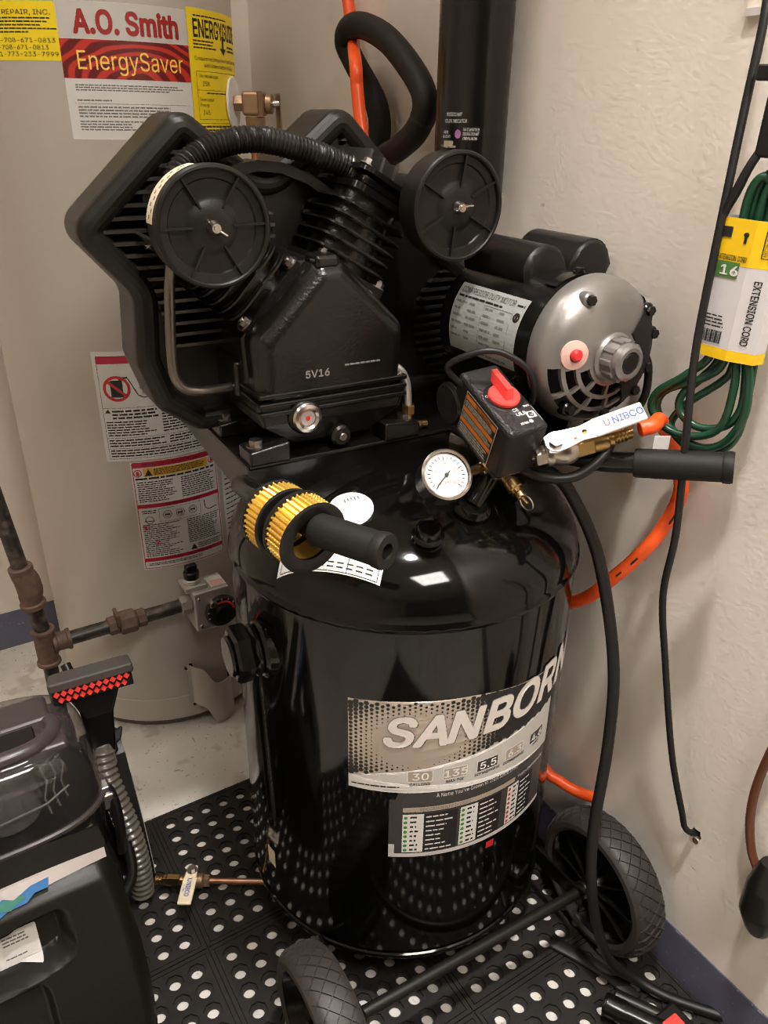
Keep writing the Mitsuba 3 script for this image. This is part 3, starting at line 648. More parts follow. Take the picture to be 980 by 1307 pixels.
def facet(i):
    p, q = np.array(sec[i]), np.array(sec[i + 1]); L = np.linalg.norm(q - p); d = (q - p) / L; nrm = np.array([-d[1], d[0]]); nrm *= 1 if nrm @ ((p + q) / 2) > 0 else -1
    def fn(u, v, h):
        w = p[None] + d[None] * u[:, None] + nrm[None] * (h[:, None] + .0006)
        return CS + up * (v[:, None] * SK) + side * w[:, :1] + out * w[:, 1:]
    return fn, L
fn, L1 = facet(1); s = Sheet('extension_cord__sleeve', fn, 1)
s.rect('green_flag', 'sleeve_green', .003, .018, .030, .040, .0004); s.text('print', 'print_white', '16', .008, .022, .013, .001, bold=True); s.text('print', 'print_white', 'ft', .0235, .022, .005, .001)
s.text('dark_print', 'ink', 'EXTENSION CORD', L1 - .002, .042, .007, .0008, anchor='r', width=.033, bold=True)
s.rect('dark_print', 'ink', .004, .072, .014, .086, .0006); s.poly('dark_print', 'ink', Point(.030, .078).buffer(.003).union(sbox(.0285, .066, .0315, .078)), .0006)
for i, x in enumerate(np.linspace(.004, .026, 13)): s.rect('barcode', 'ink', x, -.076, x + (.0010 if i % 3 else .0016), -.058, .0006)
s.fine('dark_print', 'ink', .004, -.054, .030, -.034, 4, .4)
s.done()
fn, L2 = facet(2); s = Sheet('extension_cord__sleeve', fn, 1)
s.text('lettering', 'ink', 'EXTENSION CORD', L2 * .38, .020, .0075, .0008, rot=-90, bold=True, width=.092)
s.box('lettering', 'ink', L2 * .40, .050, L2 * .78, .086, .0010, .0008); s.text('lettering', 'ink', 'SMART', L2 * .60, .084, .0052, .0009, rot=-90, bold=True, width=.031); s.text('lettering', 'ink', 'ELECTRICIAN', L2 * .45, .084, .0035, .0009, rot=-90, width=.031)
s.done()
def loop(pts, r=.0047):
    return tube([C0 + side * (a * (1.14 if a < -.03 else 1)) + out * b + up * (.098 + (t - .098) * .75 if t > .098 else (t if t > -.02 else (-.02 + (t + .02) * .5 if t > -.07 else -.045 + (t + .07) * .76))) for a, t, b in pts], r, 12, 7, closed=True)
LOOPS = [
    [(-.006, .150, .006), (-.016, .120, .006), (-.014, .04, .005), (-.016, -.06, .004), (-.036, -.110, .006), (-.060, -.145, .008), (-.062, -.175, .008), (-.040, -.200, .006), (-.010, -.196, .004), (.012, -.170, .002), (.016, -.110, .004), (.010, -.04, .003), (.010, .06, .004), (.006, .130, .004)],
    [(.000, .156, .000), (-.010, .125, .000), (-.008, .03, -.002), (-.010, -.07, -.004), (-.026, -.112, -.004), (-.038, -.145, -.002), (-.034, -.172, -.001), (-.014, -.185, -.002), (.014, -.172, -.004), (.026, -.140, -.004), (.022, -.09, -.004), (.014, -.02, -.002), (.012, .07, -.002), (.012, .135, .000)],
    [(.008, .146, .006), (.000, .115, .007), (.000, .03, .003), (-.002, -.07, .001), (-.018, -.105, .002), (-.056, -.145, .001), (-.056, -.185, .000), (-.016, -.214, .000), (.016, -.200, -.002), (.033, -.150, .001), (.030, -.100, .002), (.020, -.03, .003), (.018, .06, .003), (.016, .128, .005)],
    [(.014, .140, -.004), (.008, .110, -.006), (.006, .02, -.007), (.004, -.08, -.009), (-.004, -.110, -.010), (-.034, -.160, -.008), (-.044, -.200, -.007), (-.020, -.226, -.008), (.012, -.215, -.009), (.028, -.180, -.009), (.028, -.110, -.008), (.024, -.02, -.007), (.024, .06, -.006), (.022, .120, -.005)],
]
for lp_ in LOOPS: put('extension_cord__cord_loop', loop(lp_), 'green_cord')
ST = C0 + up * .150
def SP(a, t, b): return C0 + side * a + up * t + out * b
put('extension_cord__strap', J(tube([SP(-.036, .080, .012), SP(-.034, .100, .013), SP(-.026, .122, .014), SP(-.019, .146, .012), SP(-.010, .172, .004)], [.003, .0045, .005, .0045, .004], 10), tube([SP(.014, .110, .010), SP(.006, .140, .012), SP(.000, .160, .010), SP(-.004, .185, .004)], .0042, 10)), 'cable'); note('extension_cord__strap', 'black hook and loop strap')
put('extension_cord__hanger_clip', J(hull([SP(a, t, b) for a in (-.014, .014) for t in (.158, .205) for b in (-.010, .010)], .004), tube([SP(-.006, .20, 0), SP(-.008, .24, -.004), SP(-.004, .34, -.010)], .0045, 8)), 'plastic_dark')
put('extension_cord__cable_tie', hull([SP(a, t, b) for a in (-.034, -.008) for t in (.222, .232) for b in (-.005, .005)], .002), 'plastic_dark')
thing('brown_cord', 'brown cord with a black plug end hanging on the right wall at the picture edge', 'cord')
BC = [(.582, -.93, .98), (.568, -.925, .96), (.560, -.88, .90), (.560, -.80, .78), (.562, -.765, .62), (.566, -.746, .50), (.568, -.745, .42), (.568, -.760, .362), (.566, -.782, .335)]
put('brown_cord__cable', tube(BC, 0.0058, 12, 10), 'brown_cord')
put('brown_cord__plug', tube([(.562, -.792, .372), (.560, -.795, .335), (.558, -.798, .292), (.560, -.803, .258)], [.013, .024, .026, .014], 18), 'plastic_dark')
thing('wall_bracket', 'small pale bracket high on the right wall beside the hanging wire', 'bracket')
put('wall_bracket__plate', bx(WX - .004, WX - .0002, -.527, -.505, 1.312, 1.40), 'wall')
put('wall_bracket__ledge', bx(WX - .007, WX - .0042, -.526, -.506, 1.312, 1.319), 'label_grey')
# ------------------------------------------------------------------ the air compressor, built about its tank axis: x right, y back, z up
AX, AY, AROT = 0.313, -0.300, math.radians(-2.5)
ROOTM[0] = np.array([[math.cos(AROT), -math.sin(AROT), 0, AX], [math.sin(AROT), math.cos(AROT), 0, AY], [0, 0, 1, 0], [0, 0, 0, 1.0]])
thing('air_compressor', 'large black upright air compressor with a thirty gallon tank on two wheels', 'air compressor')
K = 'air_compressor__'
R0, ZS, DH = 0.241, 0.693, 0.117
prof = [(0, .070), (.12, .072), (.19, .080), (.224, .094), (.238, .108), (R0 + .002, .112), (R0 + .0025, .116), (R0 + .0015, .119), (R0 - .001, .1205), (R0 - .001, .126), (R0, .1275), (R0, .40), (R0, ZS - .006)]
prof += [(R0 + .0008, ZS - .0045), (R0 + .0028, ZS - .001), (R0 + .0026, ZS + .002), (R0 + .0003, ZS + .0045)]
prof += [(R0 * math.cos(t) ** 0.92 if t < math.pi / 2 else 0, ZS + .005 + (DH - .002) * math.sin(t)) for t in np.linspace(0.03, math.pi / 2, 26)]
tank = lathe(prof, 144)
v = tank.vertices; wob = (np.abs(v[:, 2] - ZS) < .004)
v[wob, 2] += .0012 * np.sin(np.arctan2(v[wob, 1], v[wob, 0]) * 63)
put(K + 'tank', tank, 'gloss_black', 40)
def dome_z(x, y):
    q = np.clip((np.hypot(x, y) / R0) ** (1 / 0.92), 0, 1); return ZS + .005 + (DH - .002) * np.sqrt(1 - q * q)
def dome_n(x, y):
    e = 1e-4; n = np.array([-(dome_z(x + e, y) - dome_z(x - e, y)) / (2 * e), -(dome_z(x, y + e) - dome_z(x, y - e)) / (2 * e), 1.0]); return n / np.linalg.norm(n)
def tank_map(az0, z0):
    def fn(u, v, h):
        a = math.radians(az0) + u / R0
        return np.stack([(R0 + h) * np.sin(a), -(R0 + h) * np.cos(a), z0 + v], -1)
    return fn
# dome stickers
def dome_patch(cx, cy, ex, poly, h=.0007):
    """a flat outline laid on the dome round (cx, cy), its u axis towards ex"""
    v, f = trimesh.creation.triangulate_polygon(poly, engine='earcut'); t = trimesh.Trimesh(np.c_[v, 0 * v[:, 0]], f, process=False).subdivide_to_size(.008, max_iter=8); v = t.vertices
    n = dome_n(cx, cy); ex = np.array(ex, float); ex -= n * (ex @ n); ex /= np.linalg.norm(ex); ey = np.cross(n, ex)
    p = np.array([cx, cy, dome_z(cx, cy)]) + np.outer(v[:, 0], ex) + np.outer(v[:, 1], ey)
    p[:, 2] = dome_z(p[:, 0], p[:, 1]); p += np.array([dome_n(*q[:2]) for q in p]) * h
    return trimesh.Trimesh(p, t.faces, process=False)
put(K + 'tank__oval_sticker', dome_patch(-.123, -.078, (1, 0, 0), affinity.scale(Point(0, 0).buffer(.0275, quad_segs=12), 1.0, 1.12)), 'white_gloss', True)
note(K + 'tank__oval_sticker', 'oval white sticker on the dome')
put(K + 'tank__oval_sticker__pencil_mark' if False else K + 'tank__sticker_print', J([dome_patch(-.123 + .004 * i, -.062 - .0012 * i, (1, -.2, 0), sbox(-.0008, -.004 + .001 * (i % 3), .0008, .003), .0011) for i in range(5)]), 'ink_soft')
put(K + 'tank__strip_sticker', dome_patch(-.168, -.124, (.69, -.72, 0), sbox(-.070, -.016, .060, .010)), 'label_white', True)
put(K + 'tank__strip_sticker__rule', J([dome_patch(-.168, -.124, (.69, -.72, 0), q, .0012) for q in (sbox(-.066, -.0145, .056, -.0138), sbox(.018, -.0145, .0187, .008), sbox(-.066, -.0145, -.0653, .008), sbox(.0553, -.0145, .056, .008))] + [dome_patch(-.168, -.124, (.69, -.72, 0), sbox(-.055 + .012 * i, -.010 + .005 * j, -.047 + .012 * i, -.0085 + .005 * j), .0012) for i in range(9) for j in range(2)]), 'ink')

# big printed front sheet
s = Sheet(K + 'tank__front_sheet', tank_map(-46.2, .440), .012)
A = R0 * math.radians(74.5)
def curve(v0, k): return [(u, v0 + k * ((u / A - .42) ** 2 - .176)) for u in np.linspace(0, A, 25)]
LO = lambda u: np.interp(u, [0, .06, .116, .20, .29, A], [.0045, .0025, .001, -.003, -.008, -.010])
HI = lambda u: np.interp(u, [0, .05, .116, .20, .29, A], [.025, .036, .046, .057, .066, .069])
lo, up_ = [(u, LO(u)) for u in np.linspace(0, A, 25)], [(u, HI(u)) for u in np.linspace(0, A, 25)]
TOP = lambda u: np.interp(u, [0, .08, .16, A], [.148, .151, .149, .128])
s.poly('', 'bronze_print', Polygon(up_ + [(u, TOP(u)) for u in np.linspace(A, 0, 25)]), .0005)
s.poly('grey_swoosh', 'label_grey', Polygon(lo + up_[::-1]), .0007)
s.poly('dark_band', 'print_mid', Polygon([(.060, -.013), (A, -.014)] + [(u, v) for u, v in lo[::-1] if u > .055]), .0006)
# halftone dots that darken the corners of the sheet
dots = []
for i in range(66):
    for j in range(30):
        u, w = .0035 + i * .0066, .030 + j * .0062 + (i % 2) * .0031
        if u > A - .003 or w > TOP(u) - .003 or w < HI(u) + .002: continue
        e = math.hypot((u - .088) / .100, (w - .088) / .072)
        r = .0041 * min(1.0, max(0, e - .44) * 1.45)
        if r > .0008: dots.append(Polygon([(u + r * math.cos(t), w + r * math.sin(t)) for t in np.arange(8) * math.pi / 4]))
rr_ = [trimesh.creation.triangulate_polygon(d, engine='earcut') for d in dots]
for v_, f_ in rr_: s.add('halftone_dot', 'ink', trimesh.Trimesh(np.c_[v_, 0 * v_[:, 0]], f_, process=False), .0008)
dark = Polygon([(A * .62, .105), (A * .63, .134), (A, .128), (A, .10), (A * .80, .088)])
s.poly('dark_corner', 'print_dark', Polygon([(.178, TOP(.178) - .001), (A, .127), (A, HI(A) + .002), (.25, HI(.25) + .002), (.215, .085), (.19, .10), (.176, .125)]), .00072)
u = .040; sizes = [.0440, .0445, .0450, .0465, .0485, .0500, .0515]; base = [.0815, .0820, .0830, .0845, .0865, .0885, .0905]
sk = np.eye(4); sk[0, 1] = .22
for li, (c, h_, b_) in enumerate(zip('SANBORN', sizes, base)):
    s.own = li; g = text(c, h_, bold=True, wide=1.02); g.apply_transform(sk); w_ = g.vertices[:, 0].max() - min(0, g.vertices[:, 0].min())
    for q in range(5):
        sh = g.copy(); sh.apply_translation((u + .0016 + .0006 * math.cos(q * 1.26), b_ - .0016 + .0006 * math.sin(q * 1.26), 0)); s.add('letter_shadow', 'ink', sh, .0011)
    for q in range(10):
        o_ = g.copy(); o_.apply_translation((u + .0019 * math.cos(q * .6283), b_ + .0019 * math.sin(q * .6283), 0)); s.add('letter_outline', 'print_grey', o_, .0013)
    for q in range(6):
        o_ = g.copy(); o_.apply_translation((u + .0011 * math.cos(q * 1.047), b_ + .0011 * math.sin(q * 1.047), 0)); s.add('letter', 'sanborn_letters', o_, .0017 + .00002 * q)
    u += w_ - h_ * .115
s.own = None
for i, (n_, cap, uu, vv) in enumerate((('30', 'GALLONS', .0919, .024), ('135', 'MAX PSI', .1381, .0235), ('5.5', 'SCFM@90PSI', .1847, .0225), ('6.3', 'SCFM@40PSI', .2301, .0215), ('4.6', 'AMPS', .278, .020))):
    c = uu; q = sbox(c - .0165, vv - .0035, c + .0165, vv + .0155).buffer(-.002).buffer(.002)
    s.poly('number_box', 'white', q.difference(q.buffer(-.0009)), .0011); s.poly('number_box_fill', 'bronze_print' if n_ not in ('5.5', '4.6') else 'print_mid', q.buffer(-.0009), .0010)
    s.text('number', 'white', n_, c, vv + .0005, .0112, .0014, anchor='c', bold=True, wide=1.15); s.text('caption', 'ink', cap, c, vv - .0092, .0042, .0011, anchor='c', bold=True)
s.fine('caption', 'ink', .004, .010, A * .21, .0135, 1, .6, 0)
s.text('slogan', 'print_white', "A Name You've Grown to Trust Since 1963", A * .365, -.0085, .0066, .0011, width=.126)
s.done()
note(K + 'tank__front_sheet', 'wide bronze and grey printed sheet with the maker lettering')
put(K + 'tank__red_tag', trimesh.Trimesh(tank_map(0.2, .305)(np.array([0, .013, .013, 0]), np.array([0, 0, .013, .013]), np.full(4, .0006)), [[0, 1, 2], [0, 2, 3]], process=False), 'label_red')
s = Sheet(K + 'tank__usage_sheet', tank_map(-33.5, .325), .012)
B = R0 * math.radians(61)
s.poly('', 'print_mid', sbox(0, 0, B, .105), .0005)
s.rect('white_edge', 'label_grey', 0, 0, B, .007, .0007); s.rect('white_edge', 'label_grey', 0, 0, .008, .024, .0007)
pass
s.poly('title_bar', 'bronze_print', sbox(.018, .083, B * .72, .0915).buffer(-.002).buffer(.002), .0011); s.text('title', 'print_grey', 'RECOMMENDED USES', .040, .0848, .005, .0014, width=.07)
s.text('title', 'print_white', 'THIS COMPRESSOR', B * .74, .0855, .005, .0011, width=.06)
for c0, c1, c2, cc in ((.018, .046, .092, 'green_dot'), (.096, .122, .160, 'green_dot'), (.172, .194, .226, 'red_dot')):
    s.rect('picture_panel', 'print_white', c0, .009, c1, .079, .0009); s.rect('list_panel', 'print_dark', c1, .009, c2, .079, .0009)
    for r in range(8):
        vv = .0135 + r * .0085
        s.poly('bullet', cc, Point(c0 + .004, vv).buffer(.0026, quad_segs=3), .0012)
        s.fine('tool_picture', 'ink', c0 + .010, vv - .002, c0 + .022, vv + .0025, 1, .7, .4, .0012, (1, 3)); s.fine('list_print', 'print_white', c1 + .003, vv - .002, c2 - .003, vv + .002, 1, .6, .5, .0012)
s.done(); note(K + 'tank__usage_sheet', 'dark sheet listing tool uses with green and red dots')
labels.setdefault(K + 'tank__front_sheet__halftone_dot', {})['kind'] = 'stuff'
put(K + 'tank__white_sticker', trimesh.Trimesh(tank_map(-84, .195)(np.array([0, .02, .02, 0]), np.array([0, 0, .034, .034]), np.full(4, .0008)), [[0, 1, 2], [0, 2, 3]], process=False), 'cream')

# ports and plugs on the tank
def fitting(key, cx, cy, prof, m, n=32):
    return put(K + key, at(lathe(prof, n), frame((cx, cy, dome_z(cx, cy)), dome_n(cx, cy))), m)
fitting('dome_plug', -.066, -.163, [(0, -.006), (.019, -.006), (.019, .005), (.017, .008), (.0155, .011), (.0145, .018), (.012, .021), (0, .022)], 'gloss_black')
a0 = math.radians(-92); pn = np.array([math.sin(a0), -math.cos(a0), 0]); pb = pn * (R0 - .020) + [0, -.050, .602]
put(K + 'side_plug', J(ccyl(pb, pb + pn * .020, .040, .004, 40), ccyl(pb + pn * .020, pb + pn * .030, .034, .003, 40)), 'gloss_black'); note(K + 'side_plug', 'large black hexagonal plug on the left side of the tank')
put(K + 'side_plug__hex', ccyl(pb + pn * .030, pb + pn * .054, .038, .004, 6), 'gloss_black', 20)
put(K + 'side_plug__cap', ccyl(pb + pn * .054, pb + pn * .060, .028, .003, 32), 'gloss_black')
put(K + 'tank__drain_wire', tube([pb + [.012, -.03, -.035], pb + [.022, -.040, -.08], pb + [.030, -.05, -.14], pb + [.040, -.06, -.2]], .0016, 8), 'cable')
for sx in (-1, 1):
    for yy in (.16,):
        put(K + 'foot', J(bx(sx * .15 - .025, sx * .15 + .025, yy - .02, yy + .02, .0126, .016), bx(sx * .15 - .003, sx * .15 + .003, yy - .02, yy + .02, .016, .09)), 'satin_black')

# wheels and axle
WR, WZ, AYL = .1145, .1278, -.264
def wheel(x_in, sx):
    """x_in: the face nearer the tank; sx: +1 for the right-hand wheel"""
    key = put(K + 'wheel', at(lathe([(.089, .004), (.095, .000), (.1025, .001), (.108, .006), (.1115, .014), (.1128, .030), (.1115, .046), (.108, .054), (.1025, .059), (.095, .060), (.089, .056)], 72), frame((x_in, AYL, WZ), (sx, 0, 0), (0, 0, 1))), 'tyre')
    F = frame((x_in, AYL, WZ), (sx, 0, 0), (0, 0, 1)); ms = []
    nb, ph = 32, 2 * math.pi / 32
    rc = lambda ww: float(np.interp(ww, [.0, .006, .014, .030, .046, .054, .060], [.0985, .108, .1115, .1128, .1115, .108, .0985]))
    for i in range(nb):
        for sg in (-1, 1):
            pts = [(i * ph + sg * (w - .030) / .0110 * ph * .5, w) for w in np.linspace(.004, .056, 9)]
            V = []
            for a, w in pts:
                for da, hgt in ((-.0115, -.0006), (-.0055, .0026), (.0055, .0026), (.0115, -.0006)):
                    r = rc(w) + hgt; V.append([r * math.cos(a + da), r * math.sin(a + da), w])
            F_ = [f for k in range(8) for c_ in range(3) for f in ([4 * k + c_, 4 * k + c_ + 1, 4 * k + 5 + c_], [4 * k + c_, 4 * k + 5 + c_, 4 * k + 4 + c_])]
            ms.append(trimesh.Trimesh(V, F_, process=False))
    t = put(key + '__tread', at(J(ms), F), 'tyre', False); labels[t] = {'kind': 'stuff'}
    put(key + '__rim', at(lathe([(.0, .026), (.058, .028), (.083, .022), (.0905, .006), (.0925, .003), (.0925, .057), (.0905, .054), (.083, .034), (.0, .034)], 64), F), 'satin_black')
    put(key + '__hub', at(lathe([(0, -.004), (.012, -.004), (.017, .002), (.020, .012), (.024, .027), (.024, .05), (0, .05)], 32), F), 'plastic_dark')
    for i in range(10):
        a = i * math.pi / 5 + .2
        sp = hull([[.018, -.0022, .004], [.018, .0022, .004], [.018, -.003, .026], [.018, .003, .026], [.0905, -.0012, .010], [.0905, .0012, .010], [.0905, -.002, .024], [.0905, .002, .024]])
        put(key + '__spoke', at(sp, F @ trimesh.transformations.rotation_matrix(a, (0, 0, 1))), 'satin_black', False)
    return key
wk = wheel(.199, 1); labels[wk] = {'label': 'right wheel by the wall with black spokes'}
wk = wheel(-.229, -1); labels[wk] = {'label': 'left wheel nearest the camera, seen on its tread'}
put(K + 'axle', cyl((-.262, AYL, WZ), (.230, AYL, WZ), .0085, 24), 'plastic_black')
put(K + 'axle__washer', ccyl((.188, AYL, WZ), (.1945, AYL, WZ), .014, .001, 24), 'bolt')
for x in (-.209, .176):
    put(K + 'axle_bracket', hull([[x + d, yy, zz] for d in (0, .004) for yy, zz in ((AYL - .014, WZ - .014), (AYL + .014, WZ - .014), (AYL - .012, WZ + .012), (-.13, .125), (-.17, .13), (-.10, .085))]), 'satin_black', False)

# the plate on top of the tank
PT = .835
def saddle(x): return float(dome_z(np.array(x), np.array(0.0))) + .0005
put(K + 'top_plate', J(bx(-.218, .205, 0, .29, PT - .004, PT), bx(.07, .205, -.10, .0005, PT - .004, PT)), 'satin_black', False)
xs = np.linspace(-.218, .07, 20)
fl = Polygon([(-.218, PT - .004)] + [(x, max(saddle(x) - .003, .783)) for x in xs] + [(.07, PT - .004)])
put(K + 'top_plate__edge', J(tube([(-.220, .0, PT - .001), (.07, .0, PT - .001)], .0032, 10, 1), tube([(-.220, 0, PT - .001), (-.220, .29, PT - .001)], .0032, 10, 1)), 'satin_black')
put(K + 'top_plate__front_flange', ext_xz(fl, 0, .004), 'satin_black', False)
put(K + 'top_plate__side_flange', hull([[-.218 - d, y, z] for d in (0, .004) for y, z in ((0, PT), (.29, PT), (.29, PT - .03), (.10, PT - .03), (.02, PT - .05), (0, PT - .052))]), 'satin_black', False)
fl = Polygon([(x, min(saddle(x) - .003, PT - .005)) for x in np.linspace(-.218, .205, 24)] + [(.205, PT - .004), (-.218, PT - .004)])
put(K + 'top_plate__rear_flange', ext_xz(Polygon([(-.2, PT - .004), (.2, PT - .004), (.19, .74), (-.19, .74)]), .17, .174), 'satin_black', False)

# pump: crankcase with a rounded front cover and a narrowing sump
CXp = -.100
def hexa(y0, y1, pts, r): return hull([[CXp + x * s_, y, z] for x, z in pts for s_ in (-1, 1) for y in (y0 + r, y1 - r)], r, BALL3 if r > .01 else BALL)
body = [(.086, .905), (.088, .965), (.016, 1.048)]
put(K + 'crankcase', J(hexa(.052, .175, [(.090, .902), (.092, .975), (.022, 1.055)], .008), hexa(.070, .20, [(.100, .905), (.100, .94)], .006)), 'cast_black', 30)
put(K + 'crankcase__front_cover', hexa(.004, .062, [(.074, .920), (.077, .974), (.007, 1.043)], .024), 'cast_black', 60); note(K + 'crankcase__front_cover', 'smooth rounded front cover with cast number')
for z in (.9175, .9065, .8955):
    put(K + 'crankcase__rib', hexa(.002, .17, [(.099, z - .001), (.099, z + .001)], .0022), 'satin_black', 30)
put(K + 'crankcase__sump', hull([[CXp + x * s_, y, z] for x, z, y in ((.096, .905, .012), (.096, .905, .17), (.090, .880, .014), (.090, .88, .17), (.052, .853, .022), (.05, .853, .165)) for s_ in (-1, 1)], .006), 'cast_black', 60)
for s_ in (-1, 1):
    for y in (.016, .127):
        put(K + 'crankcase__foot', hull([[CXp + s_ * x, y + d, z] for x in (.070, .116) for d in (-.017, .017) for z in (PT + .004, PT + (.016 if x > .1 else .022))], .0035), 'cast_black', 40)
        put(K + 'crankcase__foot_bolt', hexbolt((CXp + s_ * .104, y, PT + .0198), (0, 0, 1), .0085, .007), 'bolt', False)
put(K + 'crankcase__drain_boss', J(ccyl((CXp + .006, .02, .853), (CXp + .006, .000, .853), .014, .003, 24)), 'cast_black')
put(K + 'crankcase__drain_screw', ccyl((CXp + .006, .0005, .853), (CXp + .006, -.004, .853), .0055, .001, 14), 'bolt')
put(K + 'crankcase__top_lug', rbox(CXp - .020, CXp + .010, .010, .045, 1.058, 1.073, .005), 'cast_black')
sg = np.array([CXp - .042, .006, .886])
put(K + 'crankcase__sight_glass_boss', ccyl(sg + [0, .016, 0], sg + [0, -.006, 0], .0225, .004, 32), 'cast_black')
put(K + 'sight_glass', at(lathe([(.0105, 0), (.0195, 0), (.0195, .003), (.0175, .006), (.0135, .0075), (.0105, .005), (.0105, 0)], 36), frame(sg + [0, -.005, 0], (0, -1, 0))), 'steel'); note(K + 'sight_glass', 'round silver oil sight glass')
put(K + 'sight_glass__lens', ccyl(sg + [0, -.004, 0], sg + [0, -.0085, 0], .0104, .001, 24), 'lens_red'); put(K + 'sight_glass__dot', ccyl(sg + [0, -.0086, 0], sg + [0, -.0092, 0], .0030, .0002, 14), 'button_red')
def cover_print(txt, x, z, h_, **k):
    t = text(txt, h_, **k); M = np.eye(4); M[:3, 0], M[:3, 1], M[:3, 2], M[:3, 3] = (1, 0, 0), (0, 0, 1), (0, -1, 0), (x, .0032, z); return at(t, M)
put(K + 'crankcase__cast_number', J([J(cover_print('5V16', CXp - .042, .934, .0085, bold=True, wide=1.1), mv(cover_print('5V16', CXp - .042, .934, .0085, bold=True, wide=1.1), .0003, .0005, .0004))]), 'print_grey')
put(K + 'crankcase__cast_line', J([rbox(CXp + .012 + .0072 * i, CXp + .0182 + .0072 * i, .0026, .005, .9425, .945, .0008) for i in range(7)]), 'silver', 30)
for x, z, nx in ((-.090, .990, -.7), (-.055, 1.030, -.7), (.055, 1.030, .7), (.092, .986, .7)):
    put(K + 'crankcase__cover_bolt', hexbolt((CXp + x, .066, z + .002), (nx * .8, -.35, .55), .0072, .007, stud=.005), 'bolt', False)

# two finned cylinders leaning apart, each with a head
VT = math.radians(30)
for s_, nm in ((-1, 'left'), (1, 'right')):
    VT = math.radians(47 if s_ < 0 else 30); axd = np.array([s_ * math.sin(VT), 0, math.cos(VT)]); o = np.array([CXp, .095, .968]); F = frame(o, axd, (0, 1, 0))
    key = put(K + 'cylinder', at(J(lathe([(0, .04), (.043, .04), (.043, .178), (0, .178)], 40), bx(-.052, .052, -.050, .050, .075, .088)), F), 'cast_black')
    rr2 = sbox(-.052, -.054, .052, .054).buffer(-.028).buffer(.028)
    for i in range(5):
        put(key + '__fin', at(mv(J(ext(rr2, .0026), mv(ext(rr2.buffer(-.006), .0046), 0, 0, -.001)), 0, 0, .100 + i * .0145), F), 'cast_black', 30)
    hk = put(K + 'cylinder_head', at(J(mv(ext(sbox(-.050, -.046, .050, .046).buffer(-.014).buffer(.014), .008), 0, 0, .176), rbox(-.042, .042, -.036, .036, .184, .200, .006), mv(ext(sbox(-.050, -.044, .050, .044).buffer(-.014).buffer(.014), .006), 0, 0, .199)), F), 'satin_black')
    for i in range(5):
        y0 = -.040 + i * .019
        put(hk + '__fin', at(hull([[-.042, y0, .2052], [-.042, y0 + .0042, .2052], [.042, y0, .2052], [.042, y0 + .0042, .2052], [-.036, y0 + .0004, .225], [-.036, y0 + .0038, .225], [.036, y0 + .0004, .225], [.036, y0 + .0038, .225]]), F), 'slat', False)
    for a, b in ((-.040, -.038), (.040, -.038), (-.040, .038), (.040, .038)):
        put(hk + '__bolt', at(hexbolt((a, b, .205), (0, 0, 1), .0065, .006), F), 'bolt', False)
    for a, b in ((-.045, -.044), (-.045, .044)): put(key + '__base_bolt', at(hexbolt((a, b, .088), (0, 0, 1), .0065, .006, stud=.004), F), 'bolt', False)

# intake filters: ribbed plastic lids with wing nuts
FR = .0620
for (fx, fy, fz), txt in (((-.240, .0, 1.110), True), ((.051, -.022, 1.122), False)):
    F = frame((fx, fy, fz), (0, -1, 0), (1, 0, 0))
    key = put(K + 'air_filter', at(lathe([(0, -.058), (.030, -.058), (.050, -.050), (.055, -.046), (.0585, -.040), (.060, -.036), (.0600, -.008), (0, -.008)], 64), F), 'plastic_black')
    labels[key] = {'label': 'round black intake filter on the left' if txt else 'round black intake filter on the right'}
    put(key + '__lid', at(lathe([(FR - .001, -.010), (FR, -.008), (FR, .0005), (FR - .0016, .0025), (FR - .0040, .0030), (FR - .0055, .0018), (FR - .0062, -.0030), (.0480, -.0042), (.0465, -.0062), (.030, -.0068), (.026, -.005), (.020, -.0026), (.0125, -.0018), (0, -.0018)], 80), F), 'plastic_black')
    for i in range(6):
        a = math.radians((2, 58, 122, 180, 240, 300)[i] if txt else (28, 82, 150, 208, 262, 330)[i])
        put(key + '__rib', at(hull([[r, w, z] for r, z in ((.022, -.0045), (.0605, -.0045), (.022, -.0018), (.0605, .0010)) for w in (-.0011, .0011)]), F @ trimesh.transformations.rotation_matrix(a, (0, 0, 1))), 'plastic_black', False)
    put(key + '__adapter', J([at(lathe([(0, -.085), (.032, -.085), (.034, -.080), (.030, -.077), (.034, -.073), (.030, -.070), (.034, -.066), (.034, -.0585), (0, -.0585)], 40), F)]), 'plastic_dark')
    wn = [cyl((0, 0, -.0018), (0, 0, .010), .0032, 12), lathe([(0, -.001), (.0075, -.001), (.0062, .006), (.0048, .0085), (0, .0085)], 20)]
    for sg_ in (-1, 1): wn.append(hull(np.array([[sg_ * .004, -.0012, .003], [sg_ * .004, .0012, .003], [sg_ * .0125, -.001, .009], [sg_ * .0125, .001, .009], [sg_ * .0115, 0, .0125], [sg_ * .005, 0, .008]]), .0011))
    put(key + '__wing_nut', at(J(wn), F @ trimesh.transformations.rotation_matrix(math.radians(-38 if txt else 12), (0, 0, 1))), 'steel', 40)
    if txt:
        put(key + '__yellow_band', at(lathe([(.0606, -.034), (.0612, -.034), (.0612, -.0105), (.0606, -.0105)], 20, math.radians(100), math.radians(176)), F), 'cream')
        put(key + '__band_print', at(J([lathe([(.0614, -.026 + .006 * (i % 2)), (.0614, -.022 + .006 * (i % 2))], 1, math.radians(a), math.radians(a + 4)) for i, a in enumerate(range(108, 170, 6))]), F), 'ink_soft')
    else:
        put(key + '__cover_bolt', mv(hexbolt((0, 0, 0), (0, -.1, 1), .006, .005), fx - .006, fy + .020, fz + .064), 'steel', False)
